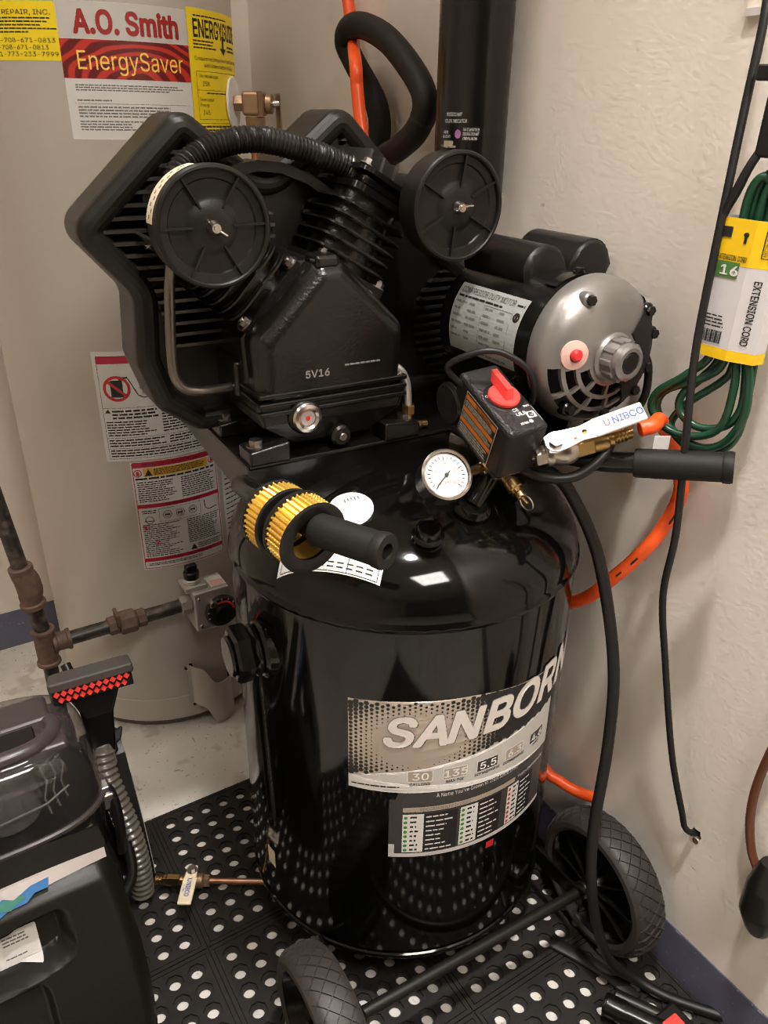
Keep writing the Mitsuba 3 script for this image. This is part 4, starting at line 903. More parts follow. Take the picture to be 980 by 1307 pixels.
# ribbed hose between the heads
put(K + 'ribbed_hose', tube([(-.262, .085, 1.128), (-.245, .092, 1.158), (-.222, .098, 1.174), (-.189, .10, 1.187), (-.147, .10, 1.191), (-.099, .10, 1.182), (-.055, .10, 1.169), (-.028, .098, 1.159)], .0140, 18, 30, prof=lambda d: 1 + .075 * np.sin(2 * np.pi * d / .0050)), 'plastic_dark'); note(K + 'ribbed_hose', 'black corrugated hose joining the two heads')
put(K + 'ribbed_hose__clamp', ccyl((-.034, .099, 1.161), (-.020, .097, 1.155), .0155, .001, 24), 'bolt')
put(K + 'breather_tube', tube([(-.268, .075, 1.07), (-.272, .08, 1.04), (-.275, .08, 1.009), (-.278, .08, .965), (-.277, .08, .935), (-.266, .08, .918), (-.246, .08, .912), (-.214, .085, .910), (-.195, .09, .910)], .0062, 16, 8), 'alu_tube'); note(K + 'breather_tube', 'bare metal tube bent down from the left filter')
put(K + 'unloader_tube', tube([(-.002, .025, .925), (.006, .022, .917), (.012, .020, .900), (.0145, .020, .872)], .0050, 14, 8), 'alu_bright')
put(K + 'tube_fitting', J(ccyl((.0145, .020, .873), (.0145, .020, .860), .0095, .001, 6), ccyl((.0145, .020, .860), (.0145, .020, .848), .0075, .001, 16), ccyl((.0145, .020, .849), (.0145, .020, PT + .0005), .010, .001, 6), ccyl((.022, .020, .842), (.034, .019, .842), .007, .001, 6), ccyl((.034, .019, .842), (.044, .018, .842), .0055, .001, 12)), 'brass', 30)

# belt guard behind the pump: two wings and a round pulley window
gp = Polygon([(-.366, 1.098), (-.228, 1.226), (-.130, 1.150), (-.026, 1.233), (.105, 1.105), (.155, 1.045), (.252, .97), (.252, .842), (-.240, .842), (-.290, .880), (-.309, .940), (-.303, 1.022)])
def rnd(p, r): return p.buffer(-r).buffer(2 * r).buffer(-r)
gp = rnd(gp, .027)
wing = Polygon([(-.366, 1.098), (-.228, 1.226), (-.095, 1.118), (-.095, .925), (-.285, .925), (-.303, 1.022)]).buffer(-.0285).buffer(-.006).buffer(.006)
wing2 = Polygon([(-.105, 1.118), (-.026, 1.233), (.105, 1.105), (.03, 1.02), (-.105, 1.0)]).buffer(-.0265).buffer(-.006).buffer(.006)
win = Point(.168, .948).buffer(.078)
ring0 = gp.difference(unary_union([wing, wing2, win]))
gm = [ext_xz(ring0, .137, .150), ext_xz(gp.difference(gp.buffer(-.006)), .150, .206)]
gb = gp.buffer(-.0150); gm.append(tube([(x, .137, z) for x, z in list(gb.exterior.coords)[:-1]], .0150, 16, 1, closed=True, smooth=False))
gk = put(K + 'belt_guard', J(gm), 'plastic_black', 20); note(gk, 'black plastic belt guard with horizontal slats behind the pump')
holes = unary_union([sbox(-.178 + .013 * i, 1.062 + .0165 * j, -.169 + .013 * i, 1.0715 + .0165 * j) for i in range(4) for j in range(4)])
put(gk + '__back_panel', ext_xz(gp.buffer(-.0065).difference(holes), .200, .205), 'plastic_dark', False)
for op, dz in ((wing, .0137), (wing2, .0137), (win, .0122)):
    z = .86
    while z < 1.22:
        c = sbox(-.4, z, .3, z + .0040).intersection(op.buffer(.003)); z += dz
        for g in getattr(c, 'geoms', [c]):
            if g.is_empty or g.area < 2e-5: continue
            put(gk + '__slat', ext_xz(g, .1280, .1480), 'slat', False)
for x, z in ((-.262, 1.128), (-.026, 1.192)):
    put(gk + '__boss', ext_xz(Point(x, z).buffer(.017).difference(Point(x, z).buffer(.0085)), .130, .1495), 'plastic_black'); put(gk + '__boss_screw', ccyl((x, .149, z), (x, .143, z), .0062 if x > -.1 else .0082, .001, 14), 'steel' if x > -.1 else 'void')
pass
ar = LineString([(-.205, 1.140), (-.174, 1.158), (-.145, 1.163), (-.115, 1.160), (-.080, 1.147), (-.054, 1.130), (-.028, 1.108), (-.010, 1.088)]).buffer(.006)
put(gk + '__arch_cover', ext_xz(ar, .1100, .150), 'plastic_black', 40)
put(K + 'flywheel', J(at(lathe([(.11, -.012), (.125, -.014), (.128, 0), (.125, .014), (.11, .012), (.11, -.012)], 48), frame((CXp, .178, .985), (0, 1, 0))), at(lathe([(0, -.014), (.03, -.014), (.03, .014), (0, .014)], 24), frame((CXp, .178, .985), (0, 1, 0))), *[at(bx(.025, .112, -.010, .010, -.006, .006), frame((CXp, .178, .985), (0, 1, 0)) @ trimesh.transformations.rotation_matrix(i * math.pi / 2.5 + .5, (0, 0, 1))) for i in range(5)]), 'cast_black')

# motor
MX, MZ, MYF = .153, .973, -.148
MF = frame((MX, MYF, MZ), (0, -1, 0), (1, 0, 0))
mk = put(K + 'motor', at(lathe([(0, -.200), (.060, -.200), (.074, -.194), (.0808, -.187), (.0808, -.006), (.079, 0), (0, 0)], 72), MF), 'satin_black'); note(mk, 'black electric motor with a silver end cap')
put(mk + '__shaft', at(lathe([(0, -.33), (.008, -.33), (.008, -.199), (0, -.199)], 16), MF), 'bolt')
bell_o = [(.0805, .0005), (.0858, .0015), (.0868, .004), (.0866, .016), (.083, .026), (.074, .036), (.060, .043), (.040, .048), (.028, .050), (0, .050)]
bell_i = [(0, .045), (.028, .045), (.040, .0435), (.058, .039), (.071, .032), (.079, .023), (.0815, .014), (.0805, .0005)]
bell = lathe(bell_o + bell_i, 96)
def sector(r0, r1, a0, a1, n=10):
    t = np.radians(np.linspace(a0, a1, n)); return Polygon([(r1 * math.cos(q), r1 * math.sin(q)) for q in t] + [(r0 * math.cos(q), r0 * math.sin(q)) for q in t[::-1]])
slots = [sector(.0335, .0455, a, a + 32) for a in (197, 235, 273, 311)] + [sector(.0505, .0625, a, a + 25) for a in (190, 219.5, 249, 278.5, 308)] + [sector(.067, .079, a, a + 26) for a in (186, 216, 246, 276)]
cut = trimesh.util.concatenate([mv(ext(s_.buffer(-.0012).buffer(.0012), .08), 0, 0, .008) for s_ in slots])
try:
    bell2 = trimesh.boolean.difference([bell] + [mv(ext(s_, .08), 0, 0, .008) for s_ in slots], engine='manifold')
    if len(bell2.faces) > 100: bell = bell2
except Exception as ex:
    print('bell boolean failed', ex)
bk = put(mk + '__end_cap', at(bell, MF), 'silver', 35); note(bk, 'silver vented end cap')
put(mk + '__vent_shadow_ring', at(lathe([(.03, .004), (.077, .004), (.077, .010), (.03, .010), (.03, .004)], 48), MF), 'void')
blk = [(r + .0012, z + .0014) for r, z in bell_o[1:8]] + [(.036, .0500)]
put(mk + '__terminal_cover', at(J(lathe(blk[::-1] + [(r - .004, z - .004) for r, z in blk] + blk[-1:], 20, math.radians(-60), math.radians(44)), bx(.0865, .0925, -.030, .040, .001, .016)), MF), 'foam'); note(mk + '__terminal_cover', 'black cover on the right of the end cap')
for a, r, z in ((118, .074, .037), (38, .0745, .038), (232, .075, .037), (318, .074, .037), (12, .078, .033), (-18, .078, .033)):
    q = math.radians(a); put(mk + '__cap_bolt', at(J(ccyl((r * math.cos(q), r * math.sin(q), z - .012), (r * math.cos(q), r * math.sin(q), z + .002), .0085, .002, 20)), MF), 'silver' if abs(a) > 50 and a < 180 else 'satin_black')
    put(mk + '__cap_bolt_head', at(hexbolt((r * math.cos(q), r * math.sin(q), z + .002), (0, 0, 1), .0058, .005, washer=False), MF), 'plastic_dark', False)
fl_ = [Polygon([((.0225 + .0022 * (math.cos(10 * t) > 0)) * math.cos(t), (.0225 + .0022 * (math.cos(10 * t) > 0)) * math.sin(t)) for t in np.linspace(0, 2 * math.pi, 121)[:-1]])]
put(mk + '__shaft_cap', at(J(lathe([(0, .046), (.029, .046), (.029, .052), (.026, .055), (0, .055)], 40), mv(ext(fl_[0], .016), 0, 0, .054), lathe([(.012, .070), (.0215, .070), (.0205, .076), (.017, .0785), (.013, .0785), (.012, .074)], 40)), MF), 'silver', 25)
put(mk + '__shaft_cap__plug' if False else mk + '__shaft_plug', at(lathe([(0, .066), (.0128, .066), (.0128, .0765), (.010, .0785), (0, .0785)], 28), MF), 'plastic_dark')
bq = np.array([-.054, .008]); bz = .0445
put(mk + '__reset_label', at(lathe([(.0075, -.0008), (.0165, -.0034), (.0165, -.0002), (.0075, .0024)], 32), MF @ frame((bq[0], bq[1], bz + .0012), (-.28, .04, 1))), 'pink_print'); put(mk + '__reset_button', at(ccyl((bq[0], bq[1], bz - .006), (bq[0] - .001, bq[1] + .001, bz + .009), .0068, .002, 20), MF), 'button_red'); note(mk + '__reset_button', 'red reset button')
for (cx, cz), r in (((.141, 1.049), .0335), ((.228, 1.051), .0325)):
    y0, y1 = (-.085, .045) if cx < .2 else (-.070, .050)
    ms = hull(np.vstack([np.c_[cx + rr3 * np.cos(t), np.full(24, y), cz + rr3 * np.sin(t)] for y, rr3 in ((y0, r - .006), (y0 + .006, r), (y1 - .006, r), (y1, r - .006)) for t in [np.arange(24) * math.pi / 12]] + [[[cx + s_ * r, y, cz] for s_ in (-1, 1) for y in (y0 + .003, y1 - .003)], [[cx + (MX - cx) * .45 + s_ * r * .9, y, cz - .036] for s_ in (-1, 1) for y in (y0 + .004, y1 - .004)]]))
    ck = put(mk + '__capacitor_cover', ms, 'plastic_dark', 30)
put(mk + '__cover_strap', at(J(lathe([(.0812, -.030), (.0835, -.030), (.0835, -.012), (.0812, -.012)], 16, math.radians(75), math.radians(120)), hexbolt((.0, .0835, -.021), (0, 1, 0), .005, .004)), MF), 'satin_black')
put(mk + '__foot', J(hull([[MX + x, y, z] for x in (-.045, .045) for y in (-.095, .06) for z in (PT + .0005, PT + .006)]), *[hull([[MX + s_ * .045, y, PT + .005] for y in (-.095, .06)] + [[MX + s_ * .040, y, PT + .005] for y in (-.095, .06)] + [[MX + s_ * .060, y, MZ - .050] for y in (-.095, .06)] + [[MX + s_ * .055, y, MZ - .052] for y in (-.095, .06)]) for s_ in (-1, 1)]), 'satin_black', False)
s = Sheet(mk + '__nameplate', lambda u, v, h: np.stack([MX + (.0812 + h) * np.cos(np.radians(199) - v / .0812), .016 - u, MZ + (.0812 + h) * np.sin(np.radians(199) - v / .0812)], -1), .006)
NW, NH = .136, .0812 * math.radians(61)
s.poly('', 'plate_grey', sbox(0, 0, NW, NH), .0004)
s.text('lettering', 'ink', 'COMPRESSOR DUTY MOTOR', .006, NH - .0125, .0078, .0008, width=NW * .80)
s.fine('fine_print', 'ink', .005, NH - .0195, NW * .7, NH - .0152, 1, .6, .1); s.poly('maker_mark', 'ink', Point(NW - .0095, NH - .024).buffer(.0058).difference(Point(NW - .0095, NH - .024).buffer(.0030)).union(sbox(NW - .0115, NH - .027, NW - .0075, NH - .021)), .0008); s.fine('fine_print', 'ink', NW - .017, NH - .012, NW - .003, NH - .008, 1, .6, 0)
for u0, u1, n_ in ((.005, .028, 6), (.033, .058, 6), (.066, .090, 6), (.095, .112, 6)):
    for r in range(n_): s.fine('fine_print', 'ink_soft', u0, NH - .027 - r * .0085, u0 + (u1 - u0) * rng.uniform(.4, 1), NH - .0225 - r * .0085, 1, .6, 0)
s.line('rule', 'ink', .063, .008, .063, NH - .021, .0004); s.line('rule', 'ink', .063, NH - .021, NW - .018, NH - .021, .0004); s.line('rule', 'ink', NW - .018, .008, NW - .018, NH - .021, .0004); s.fine('fine_print', 'ink_soft', .063, .003, NW - .012, .0075, 1, .6, .1)
s.done(); note(mk + '__nameplate', 'light grey rating plate on the motor side')

# pressure switch manifold, standing square to the dome
SO = np.array([.006, -.209, .907]); Sa, Sb, Sc = np.array([.996, -.03, .082]), np.array([-.005, .92, .392]), None
Sa /= np.linalg.norm(Sa); Sb -= Sa * (Sb @ Sa); Sb /= np.linalg.norm(Sb); Sc = np.cross(Sa, Sb)
SM = np.eye(4); SM[:3, 0], SM[:3, 1], SM[:3, 2], SM[:3, 3] = Sa, Sb, Sc, SO
sw, sl, sh_ = .0545, .114, .0735
nip = (.003, -.149); nn = dome_n(*nip); nb_ = np.array([nip[0], nip[1], dome_z(*nip)])
mb = SO + Sa * sw * .55 + Sb * .036 - Sc * (sh_ + .014)
put(K + 'manifold', J(at(lathe([(0, -.008), (.024, -.008), (.024, .006), (.021, .009), (.019, .013), (.0135, .015), (0, .015)], 36), frame(nb_, nn)), cyl(nb_ + nn * .01, mb, .0115, 24)), 'gloss_black')
put(K + 'manifold__block', at(J(rbox(sw * .55 - .013, sw * .55 + .013, .018, .054, -sh_ - .026, -sh_ - .002, .003), ccyl((sw * .55, .036, -sh_ - .004), (sw * .55, .036, -sh_ + .004), .012, .001, 6), ccyl((sw * .55 - .012, .036, -sh_ - .014), (sw * .55 - .026, .034, -sh_ - .014), .009, .001, 6)), SM), 'nickel')
pk = put(K + 'pressure_switch', at(rbox(0, sw, 0, sl, -sh_, 0, .0065), SM), 'plastic_speck', 60); note(pk, 'black pressure switch box with a red knob')
put(pk + '__base', at(rbox(.002, sw - .002, .004, sl - .003, -sh_ - .004, -sh_ + .004, .002), SM), 'bolt')
kn = SM @ frame((.027, .057, 0))
put(pk + '__knob_recess', at(lathe([(0, .0002), (.0215, .0002), (.0225, .0008), (.0235, .0002)], 36), kn), 'plastic_black')
put(pk + '__knob', at(J(lathe([(0, .0006), (.0188, .0006), (.0188, .004), (.0172, .0058), (0, .0062)], 36), hull([[x, y, z] for x, y, z in ((-.0045, -.010, .006), (.0045, -.010, .006), (-.0048, .024, .006), (.0048, .024, .006), (-.003, -.006, .018), (.003, -.006, .018), (-.003, .030, .016), (.003, .030, .016))], .001)), kn @ trimesh.transformations.rotation_matrix(math.radians(-4), (0, 0, 1))), 'knob_red', 40); note(pk + '__knob', 'red turn knob')
s = Sheet(pk + '__approval_mark', lambda u, v, h: SO + np.outer(u, Sa) + np.outer(v, Sb) + np.outer(h, Sc), 1)
s.rect('', 'print_white', .036, .017, .0475, .027, .0005); s.poly('dark_mark', 'ink', Point(.0415, .022).buffer(.0038), .0008); s.text('mark', 'print_white', 'US', .0395, .0195, .004, .0011)
s.text('mark', 'print_white', 'CE', .0235, .0315, .0045, .0006, bold=True, rot=0); s.text('mark', 'print_white', 'UL', .024, .0240, .0050, .0006, bold=True); s.text('mark', 'print_white', 'UL', .030, .0240, .0055, .0006, bold=True)
s.fine('mark', 'print_white', .021, .010, .032, .0135, 2, .6, 0, .0006); s.poly('mark', 'print_white', Point(.0355, .0125).buffer(.0026), .0006); s.fine('mark', 'print_white', .040, .0345, .048, .0375, 2, .6, 0, .0006); s.text('mark', 'print_white', 'OFF', .006, .062, .004, .0006)
s.line('mark', 'print_white', .0495, .010, .0495, .034, .0004, .0006)
s.done()
s = Sheet(pk + '__warning_label', lambda u, v, h: SO + np.outer(.0885 - u, Sb) + np.outer(v - sh_ + .0055, Sc) - np.outer(h, Sa), 1)
LW, LH = .066, .060
s.rect('', 'print_white', 0, 0, LW, LH, .0004); s.rect('dark_panel', 'ink', .0008, .0008, LW - .0008, LH - .0008, .0007)
for v_ in (.0505, .0335, .0175): s.rect('orange_band', 'orange_print', .0015, v_, LW - .0015, v_ + .0065, .001)
s.text('band_print', 'ink', 'WARNING', .022, .0512, .005, .0013, bold=True)
s.fine('fine_print', 'print_white', .003, .041, LW - .003, .0495, 3, .45, .1, .001); s.fine('fine_print', 'print_white', .003, .025, LW - .003, .0325, 3, .45, .1, .001); s.fine('fine_print', 'print_white', .003, .0025, LW - .003, .0165, 4, .45, .15, .001)
s.done(); note(pk + '__warning_label', 'black and orange warning label')
put(pk + '__strain_relief', at(J(ccyl((.006, .116, -.052), (-.002, .116, -.052), .027, .003, 36)), SM), 'satin_black'); put(pk + '__relief_plate', at(ccyl((-.0022, .116, -.052), (-.0032, .116, -.052), .0245, .0005, 36), SM), 'plastic_speck')
put(pk + '__motor_cable', tube([SO + Sb * .095 + Sa * .012 - Sc * .02, SO + Sb * .115 + Sa * -.016 + Sc * .008, SO + Sb * .10 + Sa * .004 + Sc * .036, SO + Sb * .085 + Sa * .030 + Sc * .042, SO + Sb * .06 + Sa * .058 + Sc * .026, SO + Sb * .05 + Sa * .066 - Sc * .012, SO + Sb * .06 + Sa * .060 - Sc * .05], .0037, 12, 10), 'cable')
put(pk + '__motor_lead', tube([SO + Sa * .040 + Sb * .02 - Sc * .078, (.068, -.202, .842), (.098, -.222, .846), (.130, -.228, .868), (.152, -.215, .888), (.165, -.18, .905)], .0062, 14, 10), 'cable')
put(mk + '__supply_cable', tube([(.222, -.145, .965), (.243, -.165, .955), (.247, -.172, .925), (.243, -.17, .895), (.228, -.155, .870), (.20, -.12, .86)], .0050, 12, 10), 'cable')

# gauge
gc = np.array([-.064, -.192, .869]); gn = np.array([-.16, -.76, .63]); gn /= np.linalg.norm(gn); GF = frame(gc, gn, np.cross((0, 0, 1), gn))
gg = put(K + 'pressure_gauge', at(lathe([(0, -.034), (.024, -.034), (.0275, -.030), (.028, -.004), (.0285, -.001), (.0265, .0018), (.0252, .0005), (.0252, -.003), (0, -.003)], 48), GF), 'plastic_dark'); note(gg, 'round gauge with a white dial')
put(gg + '__bezel', at(lathe([(.0250, -.001), (.0285, -.0012), (.0290, .0014), (.0270, .0030), (.0250, .0012)], 48), GF), 'steel')
put(gg + '__dial', at(ccyl((0, 0, -.0030), (0, 0, -.0018), .0251, .0002, 40), GF), 'label_white')
s = Sheet(gg + '__scale', lambda u, v, h: (np.c_[u, v, h - .0017, np.ones(len(u))] @ GF.T)[:, :3], 1)
for i in range(21):
    a = math.radians(225 - i * 13.5); s.poly('', 'ink', affinity.rotate(sbox(.0180 if i % 5 else .0160, -.00045, .0215, .00045), a, origin=(0, 0), use_radians=True), .0003)
for i, n_ in enumerate(('0', '50', '100', '150', '200')):
    a = math.radians(225 - i * 67.5); s.text('', 'ink', n_, .0128 * math.cos(a), .0128 * math.sin(a) - .0013, .0028, .0003, anchor='c')
s.text('', 'ink', 'PSI', 0, -.010, .003, .0003, anchor='c'); s.done()
put(gg + '__needle', at(J(mv(bx(-.006, .017, -.0006, .0006, 0, .0006), 0, 0, 0).apply_transform(trimesh.transformations.rotation_matrix(math.radians(222), (0, 0, 1))), ccyl((0, 0, -.0012), (0, 0, .001), .0022, .0003, 14)), GF), 'ink')
put(gg + '__glass', at(lathe([(0, .0012), (.0249, .0012)], 40), GF).apply_translation((0, 0, 0)), 'glass' if False else 'clear_dummy' if False else 'ink') if False else None
put(gg + '__stem', J(ccyl(gc - gn * .0262, gc - gn * .040, .0085, .001, 6), cyl(gc - gn * .03, SO + Sa * (sw * .55 - .018) + Sb * .035 - Sc * (sh_ + .014), .0062, 16)), 'brass')

# safety valve, ball valve and the short orange pigtail
s0 = SO + Sa * .026 + Sb * .016 - Sc * (sh_ + .012); sd = np.array([.12, -.86, -.50]); sd /= np.linalg.norm(sd)
sk_ = put(K + 'safety_valve', J(ccyl(s0 - sd * .008, s0 + sd * .004, .0105, .001, 6), cyl(s0 + sd * .002, s0 + sd * .030, .0082, 20), ccyl(s0 + sd * .012, s0 + sd * .026, .0098, .0015, 20), ccyl(s0 + sd * .030, s0 + sd * .038, .0066, .001, 20), cyl(s0 + sd * .037, s0 + sd * .048, .003, 12)), 'brass'); note(sk_, 'small brass safety valve with a pull ring')
t = np.arange(24) * 2 * math.pi / 24; RFm = frame(s0 + sd * .046, (.9, .2, .2)); put(sk_ + '__pull_ring', tube((np.c_[.0095 * np.cos(t), .0095 * np.sin(t), 0 * t, 0 * t + 1] @ RFm.T)[:, :3], .0011, 8, 1, closed=True), 'steel')
b0, b1 = np.array([.062, -.196, .868]), np.array([.158, -.238, .8955]); bd = (b1 - b0) / np.linalg.norm(b1 - b0); BL = np.linalg.norm(b1 - b0)
def along(t): return b0 + bd * t
bv = put(K + 'ball_valve', J(cyl(SO + Sa * (sw * .7) + Sb * .045 - Sc * (sh_ + .006), along(.004), .0085, 16), ccyl(along(-.006), along(.008), .0125, .0015, 6), at(lathe([(0, 0), (.0145, 0), (.0155, .003), (.0145, .008), (.0175, .014), (.0185, .022), (.0175, .030), (.0145, .036), (0, .036)], 32), frame(along(.006), bd))), 'nickel', 30); note(bv, 'metal ball valve with a white lever')
put(bv + '__coupler', J(ccyl(along(.040), along(.062), .0155, .0015, 6), ccyl(along(.060), along(.080), .0135, .002, 24), ccyl(along(.079), along(.086), .0115, .001, 24), *[ccyl(along(.086 + .0042 * i), along(.0895 + .0042 * i), .0098, .0012, 24) for i in range(4)], cyl(along(.07), along(.108), .0085, 20)), 'brass', 30)
hn = np.array([-.25, -.62, .74]); hn -= bd * (hn @ bd); hn /= np.linalg.norm(hn); hx = np.array([.866, -.36, .36]); hx -= hn * (hx @ hn); hx /= np.linalg.norm(hx)
HM = frame(along(.016) + hn * .029, hn, hx)
hp = Polygon([(-.011, -.010), (-.004, -.0125), (.008, -.0115), (.030, -.0085), (.045, -.0105), (.092, -.0105), (.100, -.0095), (.104, -.004), (.104, .004), (.100, .0095), (.092, .0105), (.045, .0105), (.030, .0085), (.008, .0115), (-.004, .0125), (-.011, .010)]).buffer(-.001).buffer(.001)
hd = affinity.scale(hp, 1, 1); hp = hp.difference(Point(.034, 0).buffer(.0032)).difference(Point(.022, -.004).buffer(.0018))
put(bv + '__lever', at(J(mv(ext(hp, .0026), 0, 0, -.0013), rbox(.044, .105, -.0112, .0112, -.0028, .0036, .0025)), HM), 'white_gloss', 35)
put(bv + '__lever_print', at(J(mv(text('NIBCO', .0082, bold=True), .066, -.0035, .0041), mv(text('T-580', .0035), .072, -.0085, .0041)), HM), 'ink_blue'); put(bv + '__lever_logo', at(mv(text('U', .008, bold=True), .056, -.0035, .0041), HM), 'ink_soft')
put(bv + '__stem', J(cyl(along(.018), along(.018) + hn * .032, .005, 16), at(hexbolt((0, 0, .0015), (0, 0, 1), .0085, .006), HM)), 'bolt', 30)

# handles
def handle(path, e0, e1):
    key = put(K + 'handle', tube(path + [list(np.array(e0) + (np.array(e1) - np.array(e0)) * .2)], .0125, 20, 10), 'satin_black')
    d = np.array(e1) - np.array(e0); Lh = np.linalg.norm(d)
    put(key + '__grip', at(lathe([(.0126, 0), (.0160, .0005), (.0170, .003), (.0172, Lh * .3), (.0168, Lh - .012), (.0180, Lh - .010), (.0184, Lh - .003), (.0172, Lh), (.0085, Lh), (.0080, Lh - .010), (0, Lh - .010)], 36), frame(e0, d)), 'foam', 30)
    return key
hk_ = handle([[-.222, .03, .800], [-.238, -.04, .828], [-.240, -.11, .844], [-.233, -.170, .848], [-.226, -.2035, .848]], [-.226, -.2035, .848], [-.190, -.2835, .8515]); labels[hk_] = {'label': 'left handle with the filter cartridges hung on it'}
hk_ = handle([[.115, -.04, .800], [.112, -.10, .838], [.113, -.15, .850], [.124, -.195, .855], [.140, -.226, .857], [.158, -.250, .861]], [.158, -.250, .861], [.2215, -.334, .874]); labels[hk_] = {'label': 'right handle beside the wall'}
put(hk_ + '__brace', hull([[.095, -.10, .812], [.12, -.10, .812], [.10, -.16, .842], [.128, -.19, .846], [.11, -.14, .85], [.125, -.19, .853]], .003), 'satin_black')

# supply cord
thing('power_cord', 'thick black cord hanging from the pressure switch down past the right wheel', 'cord')
put('power_cord', tube([(.060, -.165, .846), (.092, -.185, .836), (.128, -.188, .800), (.160, -.218, .715), (.183, -.250, .567), (.183, -.266, .437), (.160, -.287, .300), (.150, -.310, .215), (.158, -.330, .135), (.178, -.352, .070), (.214, -.372, .032), (.245, -.415, .0212), (.30, -.48, .0212)], .0080, 16, 12), 'cable')

# air hose hanging from the ball valve, round behind the tank
thing('air_hose', 'bright orange air hose curving down from the ball valve behind the tank', 'hose')
oh = [b1 + bd * .014, b1 + bd * .026, (.196, -.240, .902), (.216, -.228, .895), (.2460, -.222, .866), (.2550, -.230, .84), (.2550, -.246, .800), (.241, -.239, .746), (.216, -.228, .706), (.200, -.214, .677), (.186, -.185, .632), (.190, -.13, .585), (.215, -.03, .50), (.238, .02, .40), (.240, -.02, .30), (.224, -.11, .240), (.234, -.140, .228), (.250, -.170, .222), (.262, -.195, .226)]
put('air_hose__tube', tube(oh, .0092, 18, 12), 'orange_hose')
pass
put('air_hose__end_sleeve', ccyl(b1 + bd * .010, b1 + bd * .025, .0092, .001, 24), 'orange_hose')
put('air_hose__print', J([cyl(np.array(p) + [-.0062, -.0072, .0052], np.array(q) + [-.0062, -.0072, .0052], .0012, 6) for p, q in (((.238, -.255, .775), (.236, -.251, .762)), ((.216, -.229, .707), (.211, -.2245, .697)), ((.204, -.2175, .684), (.200, -.214, .677)))]), 'ink')
put('air_hose__tag', at(bx(-.008, .010, -.0006, .0006, -.038, .0), np.eye(4) @ frame((.182, -.262, .894), (0, 0, 1), (.8, -.5, 0))), 'label_white')

# two pleated filter cartridges hung on the left handle
for i, (c, a) in enumerate((((-.2285, -.2040, .8365), (.20, -.972, -.115)), ((-.2375, -.1650, .8365), (.13, -.985, .02)))):
    a = np.array(a) / np.linalg.norm(a); F = frame(np.array(c) - a * .0345, a, (1, 0, 0))
    key = thing('filter_cartridge' + ('' if i == 0 else '_001'), 'gold pleated filter cartridge nearer the handle end' if i == 0 else 'gold pleated filter cartridge behind the other one on the handle', 'air filter', 'pleated filter cartridges')
    t = np.arange(160) * 2 * math.pi / 160; r = .0365 + .0014 * np.where(np.arange(160) % 4 < 2, 1, -1); V = []
    zs = np.linspace(.0045, .0300, 13)
    for k_, z in enumerate(zs): V.append(np.c_[(r + .0007 * (-1) ** (k_ + np.arange(160) // 4)) * np.cos(t), (r + .0007 * (-1) ** (k_ + np.arange(160) // 4)) * np.sin(t), np.full(160, z)])
    V = np.vstack(V); Fc = [f for k_ in range(12) for j in range(160) for f in ([k_ * 160 + j, k_ * 160 + (j + 1) % 160, (k_ + 1) * 160 + (j + 1) % 160], [k_ * 160 + j, (k_ + 1) * 160 + (j + 1) % 160, (k_ + 1) * 160 + j])]
    put(key + '__pleats', at(trimesh.Trimesh(V, Fc, process=False), F), 'gold', False)
    put(key + '__core', at(lathe([(.0255, .004), (.034, .004), (.034, .031), (.0255, .031), (.0255, .004)], 48), F), 'gold')
    for z0, nm in ((0, 'rear'), (.0295, 'front')):
        put(key + '__end_ring', at(lathe([(.0245, z0), (.0385, z0), (.0395, z0 + .001), (.0395, z0 + .004), (.0380, z0 + .005), (.031, z0 + .0052), (.0245, z0 + .0035), (.0245, z0)], 64), F), 'plastic_dark', 40)
ROOTM[0] = np.eye(4)
# ------------------------------------------------------------------ carpet cleaner at the left
thing('carpet_cleaner', 'black carpet cleaner with a clear domed tank, red-bristled brush and ribbed hose', 'carpet cleaner')
Q = 'carpet_cleaner__'
put(Q + 'base', J(rbox(-.44, -.118, -.170, .075, .0125, .150, .02), rbox(-.135, -.100, -.14, .06, .0125, .085, .012)), 'plastic_dark', 40)
put(Q + 'back_column', J(rbox(-.40, -.125, .015, .085, .13, .30, .02)), 'plastic_dark', 40)
def dome_sec(z0, z1, x0, x1, y0, y1, r, ins=0.0, n=9, top=True, bul=1.0):
    """a clear tank: rounded-rectangle sections that draw in towards the top"""
    secs = []
    for i in range(n + 1):
        t = i / n; k = (max(0, 1 - t ** 3.2)) ** .5; s_ = .70 + .30 * k
        cx, cy, hx, hy = (x0 + x1) / 2, (y0 + y1) / 2, (x1 - x0) / 2, (y1 - y0) / 2
        a = np.arange(64) * 2 * math.pi / 64; e = 0.62; hx2, hy2 = hx - (1 - s_) * .11, hy * s_
        secs.append(np.c_[cx + hx2 * np.sign(np.cos(a)) * np.abs(np.cos(a)) ** e, cy + .006 + hy2 * np.sign(np.sin(a)) * np.abs(np.sin(a)) ** e, np.full(64, z0 + (z1 - z0) * t)])
    V = np.vstack(secs); F = [f for i in range(n) for j in range(64) for f in ([i * 64 + j, i * 64 + (j + 1) % 64, (i + 1) * 64 + (j + 1) % 64], [i * 64 + j, (i + 1) * 64 + (j + 1) % 64, (i + 1) * 64 + j])]
    V = np.vstack([V, V[-64:].mean(0)]); F += [[n * 64 + j, n * 64 + (j + 1) % 64, len(V) - 1] for j in range(64)]
    return trimesh.Trimesh(V, F, process=False), secs
TX0, TX1, TY0, TY1 = -.455, -.114, -.178, .035
dm, secs = dome_sec(.266, .398, TX0, TX1, TY0, TY1, .05)
scene[Q + 'clear_tank'] = mikit.ply(dm, 'mat_clear', smooth=True); note(Q + 'clear_tank', 'clear domed tank')
put(Q + 'clear_tank__rim', tube(secs[0], .0060, 10, 1, closed=True), 'tint'); 
